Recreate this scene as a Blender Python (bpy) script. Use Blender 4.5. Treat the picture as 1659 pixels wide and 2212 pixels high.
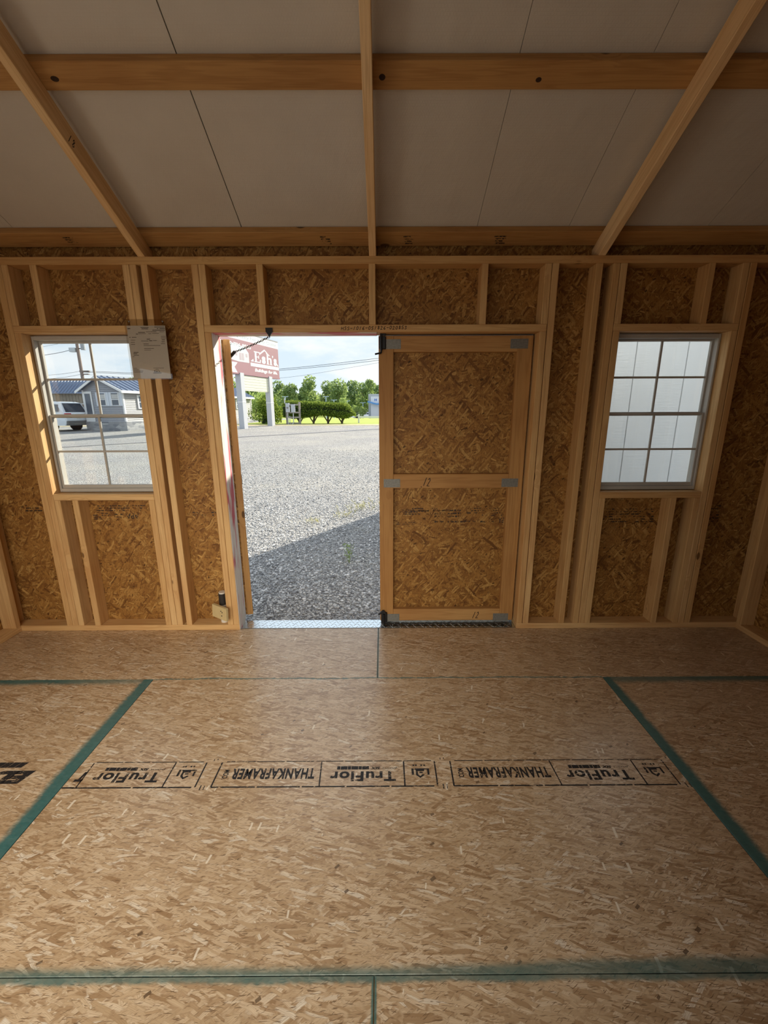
import bpy, math, random
import numpy as np
from mathutils import Vector, Matrix

for o in list(bpy.data.objects): bpy.data.objects.remove(o, do_unlink=True)
S = bpy.context.scene
COL = S.collection
random.seed(7)
RNG = np.random.default_rng(11)

# ------------------------------------------------------------------ camera
FPX, PITCH, YAW, ROLL = 895.0, 0.2409, 0.0024, -0.0039
CAMZ = 1.4116
cd = bpy.data.cameras.new('camera'); cam = bpy.data.objects.new('camera', cd); COL.objects.link(cam)
fw = Vector((math.sin(YAW) * math.cos(PITCH), math.cos(YAW) * math.cos(PITCH), -math.sin(PITCH)))
r0 = Vector((math.cos(YAW), -math.sin(YAW), 0)); u0 = r0.cross(fw)
rr = math.cos(ROLL) * r0 + math.sin(ROLL) * u0; uu = math.cos(ROLL) * u0 - math.sin(ROLL) * r0
cam.matrix_world = Matrix(((rr.x, uu.x, -fw.x, 0), (rr.y, uu.y, -fw.y, 0), (rr.z, uu.z, -fw.z, CAMZ), (0, 0, 0, 1)))
cd.sensor_fit = 'HORIZONTAL'; cd.sensor_width = 36; cd.lens = FPX * 36 / 1659
cd.clip_start = 0.02; cd.clip_end = 2000
S.camera = cam

# ------------------------------------------------------------------ node helpers
def nd(nt, typ, ins=None, **attrs):
    n = nt.nodes.new(typ)
    for k, v in attrs.items(): setattr(n, k, v)
    for k, v in (ins or {}).items():
        s = n.inputs[k]
        if isinstance(v, bpy.types.NodeSocket): nt.links.new(v, s)
        else: s.default_value = v
    return n
def mth(nt, op, a, b=0.5, c=None, clamp=False):
    ins = {0: a, 1: b}
    if c is not None: ins[2] = c
    return nd(nt, 'ShaderNodeMath', ins, operation=op, use_clamp=clamp).outputs[0]
def mixc(nt, f, a, b, mode='MIX'):
    n = nt.nodes.new('ShaderNodeMix'); n.data_type = 'RGBA'; n.blend_type = mode
    for i, v in ((0, f), (6, a), (7, b)):
        if isinstance(v, bpy.types.NodeSocket): nt.links.new(v, n.inputs[i])
        else: n.inputs[i].default_value = (tuple(v) + (1,))[:4] if i else v
    return n.outputs[2]
def mapr(nt, v, a, b, c=0.0, d=1.0, smooth=False):
    n = nd(nt, 'ShaderNodeMapRange', {0: v, 1: a, 2: b, 3: c, 4: d})
    if smooth: n.interpolation_type = 'SMOOTHSTEP'
    return n.outputs[0]
def ramp(nt, v, stops):
    n = nt.nodes.new('ShaderNodeValToRGB'); nt.links.new(v, n.inputs[0])
    e = n.color_ramp.elements
    while len(e) > 1: e.remove(e[-1])
    e[0].position = stops[0][0]; e[0].color = tuple(stops[0][1]) + (1,)
    for p, c in stops[1:]:
        x = e.new(p); x.color = tuple(c) + (1,)
    return n.outputs[0]
def tmap(nt, vec, loc=(0, 0, 0), rot=0.0, scale=(1, 1, 1)):
    return nd(nt, 'ShaderNodeMapping', {'Vector': vec, 'Location': loc, 'Rotation': (0, 0, rot), 'Scale': scale}, vector_type='TEXTURE').outputs[0]
def noise(nt, vec, scale, detail=3, rough=0.5, out=0, dims='3D'):
    return nd(nt, 'ShaderNodeTexNoise', {'Vector': vec, 'Scale': scale, 'Detail': detail, 'Roughness': rough}, noise_dimensions=dims).outputs[out]
def newmat(name):
    m = bpy.data.materials.new(name); m.use_nodes = True
    nt = m.node_tree; nt.nodes.clear()
    out = nt.nodes.new('ShaderNodeOutputMaterial')
    return m, nt, out
def principled(nt, out, col, rough=0.6, metal=0.0, spec=0.4, height=None, bump=0.2, dist=0.003):
    b = nd(nt, 'ShaderNodeBsdfPrincipled', {'Roughness': rough, 'Metallic': metal, 'Specular IOR Level': spec})
    if isinstance(col, bpy.types.NodeSocket): nt.links.new(col, b.inputs['Base Color'])
    else: b.inputs['Base Color'].default_value = tuple(col) + (1,)
    if height is not None:
        bn = nd(nt, 'ShaderNodeBump', {'Height': height, 'Strength': bump, 'Distance': dist})
        nt.links.new(bn.outputs[0], b.inputs['Normal'])
    nt.links.new(b.outputs[0], out.inputs[0])
    return b
def plain(name, col, rough=0.6, metal=0.0, spec=0.4, var=0.06, scale=30):
    m, nt, out = newmat(name)
    tc = nd(nt, 'ShaderNodeTexCoord').outputs['Object']
    n = noise(nt, tc, scale, 3)
    c = mixc(nt, n, [x * (1 - var * 2) for x in col], [min(1, x * (1 + var * 2)) for x in col])
    principled(nt, out, c, rough, metal, spec)
    return m

# ------------------------------------------------------------------ world, sun, large lights, exposure
AZ, EL = math.radians(53.0), math.radians(30.6)
SUN = Vector((math.cos(AZ) * math.cos(EL), math.sin(AZ) * math.cos(EL), math.sin(EL)))
w = bpy.data.worlds.new('sky'); S.world = w; w.use_nodes = True
nt = w.node_tree; nt.nodes.clear()
wo = nt.nodes.new('ShaderNodeOutputWorld')
tc = nd(nt, 'ShaderNodeTexCoord').outputs['Generated']
sx = nd(nt, 'ShaderNodeSeparateXYZ', {0: tc})
el = mth(nt, 'MAXIMUM', sx.outputs[2], 0.0)
den = mth(nt, 'ADD', el, 0.22)
pv = nd(nt, 'ShaderNodeCombineXYZ', {0: mth(nt, 'DIVIDE', sx.outputs[0], den), 1: mth(nt, 'DIVIDE', sx.outputs[1], den), 2: 0.3}).outputs[0]
cl = noise(nt, pv, 1.5, 6, 0.55)
cloud = mapr(nt, cl, 0.38, 0.60, 0, 1, True)
blue = ramp(nt, el, [(0.0, (0.68, 0.78, 0.86)), (0.35, (0.54, 0.70, 0.86)), (1.0, (0.36, 0.56, 0.88))])
sky = mixc(nt, cloud, blue, (0.84, 0.88, 0.91))
sund = nd(nt, 'ShaderNodeVectorMath', {0: tc, 1: tuple(SUN)}, operation='DOT_PRODUCT').outputs['Value']
glow = mth(nt, 'POWER', mth(nt, 'MAXIMUM', sund, 0.0), 14.0)
sky = mixc(nt, mth(nt, 'MULTIPLY', glow, 0.55, clamp=True), sky, (1.5, 1.45, 1.35))
bg = nd(nt, 'ShaderNodeBackground', {'Color': sky, 'Strength': 1.0})
nt.links.new(bg.outputs[0], wo.inputs[0])

sd = bpy.data.lights.new('sun', 'SUN'); sd.energy = 8.0; sd.angle = math.radians(0.6); sd.color = (1.0, 0.93, 0.80)
so = bpy.data.objects.new('sun', sd); COL.objects.link(so)
so.rotation_euler = (-SUN).to_track_quat('-Z', 'Y').to_euler()
def area(name, loc, direction, sx_, sy_, power, col, spread=180):
    d = bpy.data.lights.new(name, 'AREA'); d.shape = 'RECTANGLE'; d.size = sx_; d.size_y = sy_; d.energy = power; d.color = col; d.spread = math.radians(spread)
    o = bpy.data.objects.new(name, d); COL.objects.link(o); o.location = loc
    o.rotation_euler = Vector(direction).to_track_quat('-Z', 'Z').to_euler()
    return o
# added fill lamps in invented, unseen openings of the left and rear walls
P_SIDE, P_REAR = 12.0, 13.0
area('fill_lamp_side', (-2.45, 0.16, 0.95), (1, 0.1, 0.1), 0.90, 1.74, P_SIDE, (1.0, 0.88, 0.68))
area('fill_lamp_rear', (-0.80, -0.44, 1.25), (-0.05, 1, -0.54), 2.0, 1.4, P_REAR, (1.0, 0.90, 0.74), 88)

S.cycles.max_bounces = 8; S.cycles.transparent_max_bounces = 8; S.cycles.caustics_reflective = False; S.cycles.caustics_refractive = False
S.view_settings.view_transform = 'Standard'
try: S.view_settings.look = 'None'
except Exception: pass
S.view_settings.exposure = 0.263; S.view_settings.gamma = 1.0; S.view_settings.use_curve_mapping = False

# ------------------------------------------------------------------ materials
def osb(name, tones, base, dark, layers, length, width, spread, rough, contrast=1.0, gaps=0.4, bump=0.25, coord='UV', paint=False, spec=0.3, bias=0.0, curl=0.022):
    m, nt, out = newmat(name)
    if coord == 'UV': v0 = nd(nt, 'ShaderNodeUVMap').outputs[0]
    else: v0 = nd(nt, 'ShaderNodeNewGeometry').outputs['Position']
    wn = noise(nt, v0, 45, 2, out=1)
    v = nd(nt, 'ShaderNodeVectorMath', {0: wn, 1: (0.5, 0.5, 0.5)}, operation='SUBTRACT').outputs[0]
    v = nd(nt, 'ShaderNodeVectorMath', {0: v, 1: (0.0045, 0.0045, 0.0045), 2: v0}, operation='MULTIPLY_ADD').outputs[0]
    wl_ = nd(nt, 'ShaderNodeVectorMath', {0: noise(nt, v0, 7.0, 2, out=1), 1: (0.5, 0.5, 0.5)}, operation='SUBTRACT').outputs[0]
    v = nd(nt, 'ShaderNodeVectorMath', {0: wl_, 1: (curl, curl, curl), 2: v}, operation='MULTIPLY_ADD').outputs[0]
    big = noise(nt, v0, 3.0, 3)
    fine = noise(nt, tmap(nt, v0, rot=bias, scale=(4, 1, 1)), 110, 3)
    col = mixc(nt, mth(nt, 'MULTIPLY', fine, 1.0), base, dark)
    h = None
    rnd = random.Random(name)
    angs = [(2 * (k + .5) / layers - 1) * (1 if True else 0) for k in range(layers)]; rnd.shuffle(angs)
    for i in range(layers):
        a = bias + spread * angs[i] * (1.0 - 0.72 * i / (layers - 1)) if bias == 0.0 else bias + spread * angs[i]
        k_ = (1.5, 0.8, 1.1, 0.55)[i % 4] * rnd.uniform(0.85, 1.2); L = length * k_; W = width * (0.35 + 0.65 * k_) * rnd.uniform(0.7, 1.4)
        mv = tmap(nt, v, (rnd.uniform(-3, 3), rnd.uniform(-3, 3), 0), a, (L, W, 1))
        vo = nd(nt, 'ShaderNodeTexVoronoi', {'Vector': mv, 'Scale': 1.0, 'Randomness': 1.0}, voronoi_dimensions='2D', distance='CHEBYCHEV', feature='F1')
        sc = nd(nt, 'ShaderNodeSeparateColor', {0: vo.outputs['Color']})
        thr = mth(nt, 'MULTIPLY_ADD', sc.outputs[1], 0.34, 0.14)
        dd = mth(nt, 'SUBTRACT', thr, vo.outputs['Distance'])
        mask = mapr(nt, dd, 0.0, 0.05)
        tone = ramp(nt, sc.outputs[0], tones)
        gr = noise(nt, tmap(nt, mv, scale=(1.0, 0.10, 1)), 1.6, 2, dims='2D')
        tone = mixc(nt, mapr(nt, gr, 0.30, 0.72, 0.0, 0.55 * contrast), tone, dark)
        edge = mapr(nt, dd, 0.0, 0.10, 0.45 * contrast, 0.0)  # dark rim painted round each flake as a shadow line
        tone = mixc(nt, edge, tone, [c * 0.75 for c in dark])
        keep = mth(nt, 'MULTIPLY', mask, mth(nt, 'GREATER_THAN', sc.outputs[2], 0.22))
        col = mixc(nt, keep, col, tone)
    # dark voids between strands
    vv = nd(nt, 'ShaderNodeTexVoronoi', {'Vector': tmap(nt, v, rot=0.6, scale=(0.075, 0.04, 1)), 'Scale': 1.0}, voronoi_dimensions='2D', distance='CHEBYCHEV')
    sv = nd(nt, 'ShaderNodeSeparateColor', {0: vv.outputs['Color']})
    void = mth(nt, 'MULTIPLY', mth(nt, 'GREATER_THAN', mth(nt, 'MULTIPLY_ADD', sv.outputs[0], 0.17, -0.05), vv.outputs['Distance']), mth(nt, 'LESS_THAN', sv.outputs[1], gaps))
    col = mixc(nt, mth(nt, 'MULTIPLY', void, 0.85), col, [c * 0.28 for c in dark])
    col = mixc(nt, mapr(nt, big, 0.3, 0.75, 0.0, 0.30), col, [c * 0.8 for c in base])
    # short dark slits between strands, and a few pale cross splinters
    for k, (sa, ss, th) in enumerate(((bias, (0.034, 0.0030, 1), 0.675), (bias + 0.5, (0.026, 0.0026, 1), 0.70))):
        sl_ = noise(nt, tmap(nt, v, (0.3 * k, 0.7 * k, 0), sa, ss), 1.0, 1, dims='2D')
        col = mixc(nt, mapr(nt, sl_, th, th + 0.05, 0.0, 0.8), col, [c * 0.55 for c in dark])
    vs_ = nd(nt, 'ShaderNodeTexVoronoi', {'Vector': tmap(nt, v, (1.7, .4, 0), bias + 1.45, (0.12, 0.03, 1)), 'Scale': 1.0}, voronoi_dimensions='2D', distance='CHEBYCHEV')
    ss_ = nd(nt, 'ShaderNodeSeparateColor', {0: vs_.outputs['Color']})
    wv_ = nd(nt, 'ShaderNodeSeparateXYZ', {0: vs_.outputs['Position']})
    spl = mth(nt, 'MULTIPLY', mth(nt, 'LESS_THAN', vs_.outputs['Distance'], mth(nt, 'MULTIPLY_ADD', ss_.outputs[1], 0.12, 0.03)), mth(nt, 'LESS_THAN', ss_.outputs[0], 0.07))
    col = mixc(nt, mth(nt, 'MULTIPLY', spl, 0.7), col, tones[-1][1])
    h = noise(nt, tmap(nt, v0, rot=bias, scale=(0.05, 0.012, 1)), 1.0, 2, dims='2D')      # low relief of the strands
    if paint: col = paint(nt, col)
    principled(nt, out, col, rough, spec=spec, height=h, bump=bump, dist=0.0022)
    return m

SEAM_L, SEAM_R, SEAM_1, SEAM_2, SEAM_C = -1.248, 1.188, 1.970, 0.751, -0.034
def floor_paint(nt, col):
    P = nd(nt, 'ShaderNodeNewGeometry').outputs['Position']
    s = nd(nt, 'ShaderNodeSeparateXYZ', {0: P})
    X, Y = s.outputs[0], s.outputs[1]
    n1 = noise(nt, P, 5.0, 3); n2 = noise(nt, P, 60.0, 3)
    jit = mth(nt, 'MULTIPLY_ADD', mth(nt, 'SUBTRACT', n2, 0.5), 0.016, mth(nt, 'MULTIPLY', mth(nt, 'SUBTRACT', n1, 0.5), 0.030))
    def band(c, pos, lo_w, hi_w, soft_lo, soft_hi):
        d = mth(nt, 'SUBTRACT', c, pos)
        dj = mth(nt, 'ADD', d, jit)
        a = mapr(nt, dj, -lo_w - soft_lo, -lo_w, 0, 1, True)
        b = mapr(nt, dj, hi_w, hi_w + soft_hi, 1, 0, True)
        return mth(nt, 'MULTIPLY', a, b)
    gt = lambda a, b: mth(nt, 'GREATER_THAN', a, b)
    lt = lambda a, b: mth(nt, 'LESS_THAN', a, b)
    midY = mth(nt, 'MULTIPLY', gt(Y, SEAM_2), lt(Y, SEAM_1))
    hard = lambda m_, cond: mth(nt, 'MULTIPLY', m_, cond)
    A = hard(hard(band(X, SEAM_L, 0.040, 0.05, 0.035, 0.02), midY), lt(X, SEAM_L + 0.002))
    B = hard(hard(band(X, SEAM_R, 0.05, 0.034, 0.02, 0.030), midY), gt(X, SEAM_R - 0.002))
    fadeL = mapr(nt, X, -1.30, -1.75, 0.55, 1.0); fadeR = mapr(nt, X, 1.25, 2.2, 0.75, 1.0)
    C = hard(hard(band(Y, SEAM_1, 0.018, 0.05, 0.045, 0.01), mth(nt, 'MULTIPLY', lt(X, SEAM_L), fadeL)), lt(Y, SEAM_1 + 0.001))
    D = hard(hard(band(Y, SEAM_1, 0.018, 0.05, 0.045, 0.01), mth(nt, 'MULTIPLY', gt(X, SEAM_R), fadeR)), lt(Y, SEAM_1 + 0.001))
    wide = mapr(nt, X, 0.1, 0.75, 0.0, 0.016)
    d2 = mth(nt, 'ADD', mth(nt, 'SUBTRACT', Y, SEAM_2), mth(nt, 'MULTIPLY', jit, 0.55))
    E2 = mth(nt, 'MULTIPLY', mapr(nt, d2, -0.020, -0.008, 0, 0.85, True), mapr(nt, mth(nt, 'SUBTRACT', d2, wide), 0.004, 0.028, 1, 0, True))
    E2 = hard(E2, mth(nt, 'MULTIPLY_ADD', n1, 0.5, 0.62))
    F = hard(hard(band(Y, SEAM_1, 0.0035, 0.0035, 0.002, 0.002), 0.8), mth(nt, 'MULTIPLY', gt(X, SEAM_L), lt(X, SEAM_R)))
    aj = nd(nt, 'ShaderNodeMath', {0: mth(nt, 'SUBTRACT', X, SEAM_C)}, operation='ABSOLUTE').outputs[0]
    G = hard(mapr(nt, mth(nt, 'MULTIPLY_ADD', jit, 0.12, aj), 0.004, 0.0065, 0.85, 0), gt(Y, SEAM_1))
    aj2 = nd(nt, 'ShaderNodeMath', {0: mth(nt, 'SUBTRACT', X, SEAM_C + 0.006)}, operation='ABSOLUTE').outputs[0]
    H = hard(mapr(nt, mth(nt, 'MULTIPLY_ADD', jit, 0.12, aj2), 0.005, 0.009, 0.9, 0), lt(Y, SEAM_2))
    t = A
    for q in (B, C, D, E2, F, G, H): t = mth(nt, 'MAXIMUM', t, q)
    teal = mixc(nt, n2, (0.008, 0.095, 0.100), (0.028, 0.175, 0.175))
    col = mixc(nt, mth(nt, 'MULTIPLY', t, 0.93), col, teal)
    return col

M = {}
M['floor'] = osb('floor_strand_board', [(0.0, (0.34, 0.21, 0.105)), (0.3, (0.57, 0.41, 0.245)), (0.7, (0.72, 0.555, 0.365)), (0.92, (0.80, 0.65, 0.46)), (1.0, (0.88, 0.80, 0.65))],
                 (0.62, 0.45, 0.28), (0.29, 0.165, 0.08), 12, 0.125, 0.0145, 1.35, 0.30, contrast=1.0, gaps=0.12, bump=0.22, coord='POS', paint=floor_paint, spec=1.0)
WT = [(0.0, (0.15, 0.060, 0.013)), (0.2, (0.33, 0.155, 0.036)), (0.65, (0.47, 0.235, 0.058)), (1.0, (0.66, 0.39, 0.12))]
M['wallosb'] = osb('wall_strand_board', WT, (0.36, 0.165, 0.038), (0.10, 0.034, 0.007), 10, 0.125, 0.020, 1.45, 0.6, contrast=0.9, gaps=0.55, bump=0.5, bias=1.35, curl=0.055)

def lumber_mat(name, c1, c2, dark, painted=None):
    m, nt, out = newmat(name)
    tco = nd(nt, 'ShaderNodeTexCoord').outputs['Object']
    rnd = nd(nt, 'ShaderNodeObjectInfo').outputs['Random']
    off = nd(nt, 'ShaderNodeCombineXYZ', {0: mth(nt, 'MULTIPLY', rnd, 37.0), 1: mth(nt, 'MULTIPLY', rnd, 11.0), 2: mth(nt, 'MULTIPLY', rnd, 5.0)}).outputs[0]
    v = nd(nt, 'ShaderNodeVectorMath', {0: tco, 1: off}, operation='ADD').outputs[0]
    # knots pull the grain
    kv = nd(nt, 'ShaderNodeVectorMath', {0: v, 1: (4.6, 11.0, 11.0)}, operation='MULTIPLY').outputs[0]
    kn = nd(nt, 'ShaderNodeTexVoronoi', {'Vector': kv, 'Scale': 1.0}, feature='F1')
    kd = kn.outputs['Distance']
    ksel = mth(nt, 'GREATER_THAN', nd(nt, 'ShaderNodeSeparateColor', {0: kn.outputs['Color']}).outputs[0], 0.86)
    pull = mth(nt, 'MULTIPLY', mapr(nt, kd, 0.0, 0.5, 0.35, 0.0, True), ksel)
    g = nd(nt, 'ShaderNodeVectorMath', {0: v, 1: (1.3, 26.0, 26.0)}, operation='MULTIPLY').outputs[0]
    g = nd(nt, 'ShaderNodeVectorMath', {0: g, 1: nd(nt, 'ShaderNodeCombineXYZ', {0: 0.0, 1: mth(nt, 'MULTIPLY', pull, 5.0), 2: pull}).outputs[0]}, operation='ADD').outputs[0]
    n = noise(nt, g, 1.0, 3, 0.55)
    gf = nd(nt, 'ShaderNodeVectorMath', {0: v, 1: (6.0, 240.0, 240.0)}, operation='MULTIPLY').outputs[0]
    nf = noise(nt, gf, 1.0, 2)
    ring = nd(nt, 'ShaderNodeMath', {0: mth(nt, 'MULTIPLY', n, 30.0)}, operation='SINE').outputs[0]
    col = mixc(nt, rnd, c1, c2)
    col = mixc(nt, mapr(nt, ring, 0.1, 1.0, 0.0, 0.30), col, dark)
    col = mixc(nt, mapr(nt, nf, 0.45, 0.8, 0.0, 0.30), col, dark)
    col = mixc(nt, mth(nt, 'MULTIPLY', mapr(nt, kd, 0.09, 0.14, 0.9, 0.0, True), ksel), col, [c * 0.22 for c in dark])
    big = noise(nt, v, 2.2, 3)
    col = mixc(nt, mapr(nt, big, 0.42, 0.72, 0.0, 0.4), col, [dark[0] * 1.15, dark[1] * 1.05, dark[2]])
    rough = 0.62
    if painted:
        # marker spray and white overspray along the board (local X is the board's length)
        sp = nd(nt, 'ShaderNodeVectorMath', {0: tco, 1: (1.9, 14.0, 14.0)}, operation='MULTIPLY').outputs[0]
        s1 = noise(nt, sp, 1.0, 3, 0.6)
        wv = noise(nt, nd(nt, 'ShaderNodeVectorMath', {0: tco, 1: (3.0, 20.0, 20.0)}, operation='MULTIPLY').outputs[0], 1.0, 3)
        col = mixc(nt, mapr(nt, wv, 0.25, 0.55, 0.35, painted[1]), col, (0.80, 0.76, 0.70))
        col = mixc(nt, mapr(nt, s1, painted[0], painted[0] + 0.07, 0.0, 0.85, True), col, (0.55, 0.045, 0.085))
    principled(nt, out, col, rough, spec=0.3, height=nf, bump=0.06)
    return m
M['lumber'] = lumber_mat('spruce_lumber', (0.74, 0.49, 0.23), (0.65, 0.40, 0.165), (0.40, 0.185, 0.055))
M['lumber_brown'] = lumber_mat('darker_lumber', (0.56, 0.32, 0.12), (0.48, 0.255, 0.085), (0.26, 0.11, 0.03))
M['lumber_lit'] = lumber_mat('lit_rafter_lumber', (0.90, 0.66, 0.38), (0.84, 0.60, 0.32), (0.52, 0.28, 0.10))  # paler lumber copy, light bounced off the floor put into the colour
M['painted'] = lumber_mat('sprayed_lumber', (0.66, 0.48, 0.30), (0.62, 0.44, 0.26), (0.40, 0.24, 0.11), painted=(0.54, 0.85))
M['painted2'] = lumber_mat('sprayed_header_lumber', (0.62, 0.43, 0.25), (0.60, 0.41, 0.23), (0.40, 0.24, 0.11), painted=(0.50, 0.55))

def ceiling_mat():
    m, nt, out = newmat('radiant_barrier_sheet')
    v0 = nd(nt, 'ShaderNodeUVMap').outputs[0]
    b = nd(nt, 'ShaderNodeTexBrick', {'Vector': v0, 'Scale': 1.0, 'Mortar Size': 0.0012, 'Brick Width': 0.011, 'Row Height': 0.009})
    wob = noise(nt, v0, 7.0, 4)
    wr = noise(nt, tmap(nt, v0, rot=0.3, scale=(1, 4, 1)), 22.0, 3)
    h = mth(nt, 'ADD', mth(nt, 'MULTIPLY', b.outputs['Fac'], -0.35), mth(nt, 'ADD', mth(nt, 'MULTIPLY', wob, 2.6), mth(nt, 'MULTIPLY', wr, 0.7)))
    col = mixc(nt, wob, (0.62, 0.58, 0.52), (0.70, 0.66, 0.59))
    principled(nt, out, col, 0.30, spec=0.6, height=h, bump=0.55, dist=0.005)
    return m
M['ceiling'] = ceiling_mat()

def glass_mat(name, tint=(0.95, 0.97, 0.97), refl=1.0):
    m, nt, out = newmat(name)
    t = nd(nt, 'ShaderNodeBsdfTransparent', {'Color': tuple(tint) + (1,)})
    g = nd(nt, 'ShaderNodeBsdfGlossy', {'Color': (1, 1, 1, 1), 'Roughness': 0.02})
    ge = nd(nt, 'ShaderNodeNewGeometry')
    dt = nd(nt, 'ShaderNodeVectorMath', {0: ge.outputs['Normal'], 1: ge.outputs['Incoming']}, operation='DOT_PRODUCT').outputs['Value']
    sch = mth(nt, 'POWER', mth(nt, 'SUBTRACT', 1.0, mth(nt, 'ABSOLUTE', dt), clamp=True), 5.0)
    f = mth(nt, 'MULTIPLY_ADD', sch, 0.96, 0.04)      # Schlick reflectance of one face
    x = nd(nt, 'ShaderNodeMixShader', {0: mth(nt, 'MULTIPLY', f, refl), 1: t.outputs[0], 2: g.outputs[0]})
    nt.links.new(x.outputs[0], out.inputs[0])
    return m
M['glass'] = glass_mat('window_glass')
M['plastic'] = glass_mat('clear_plastic_sleeve', (0.9, 0.88, 0.85), 1.0)
M['vinyl'] = plain('white_window_frame', (0.47, 0.445, 0.40), 0.4, var=0.03)
M['black'] = plain('black_metal', (0.012, 0.012, 0.013), 0.45, 0.3)
M['dark'] = plain('dark_plastic', (0.03, 0.025, 0.022), 0.6)
M['plate'] = plain('galvanised_plate', (0.24, 0.235, 0.21), 0.55, 0.35, var=0.25, scale=140)
M['chain'] = plain('chain_steel', (0.08, 0.075, 0.07), 0.45, 0.6)
M['alu'] = plain('aluminium_tread', (0.80, 0.88, 0.92), 0.24, 1.0, var=0.03)
M['pvc'] = plain('white_pvc', (0.72, 0.68, 0.60), 0.45)
M['cream'] = plain('cream_board', (0.60, 0.47, 0.24), 0.6)
M['paper'] = plain('paper', (0.72, 0.69, 0.64), 0.8, var=0.02)
M['white'] = plain('white_paint', (0.80, 0.80, 0.79), 0.5, var=0.03)
M['inkp'] = plain('printed_ink', (0.10, 0.095, 0.09), 0.8)
M['knot'] = plain('dark_knot', (0.035, 0.014, 0.005), 0.7, var=.3, scale=200)
M['marker'] = plain('marker_ink', (0.012, 0.006, 0.006), 0.7)

def ink_mat(name, wear, col=(0.016, 0.016, 0.018)):
    m, nt, out = newmat(name)
    P = nd(nt, 'ShaderNodeNewGeometry').outputs['Position']
    n = noise(nt, tmap(nt, P, rot=0.2, scale=(2.0, 0.8, 1.0)), 150, 4, 0.65)
    n2 = noise(nt, P, 16, 3)
    a = mapr(nt, mth(nt, 'ADD', mth(nt, 'MULTIPLY', n, 0.7), mth(nt, 'MULTIPLY', n2, 0.5)), wear, wear + 0.08, 1.0, 0.0)
    d = nd(nt, 'ShaderNodeBsdfPrincipled', {'Base Color': tuple(col) + (1,), 'Roughness': 0.55})
    t = nd(nt, 'ShaderNodeBsdfTransparent')
    x = nd(nt, 'ShaderNodeMixShader', {0: a, 1: t.outputs[0], 2: d.outputs[0]})
    nt.links.new(x.outputs[0], out.inputs[0])
    return m
M['ink'] = ink_mat('stamped_ink', 0.66)
M['inkfaint'] = ink_mat('faint_stamped_ink', 0.57, (0.03, 0.018, 0.012))

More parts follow.
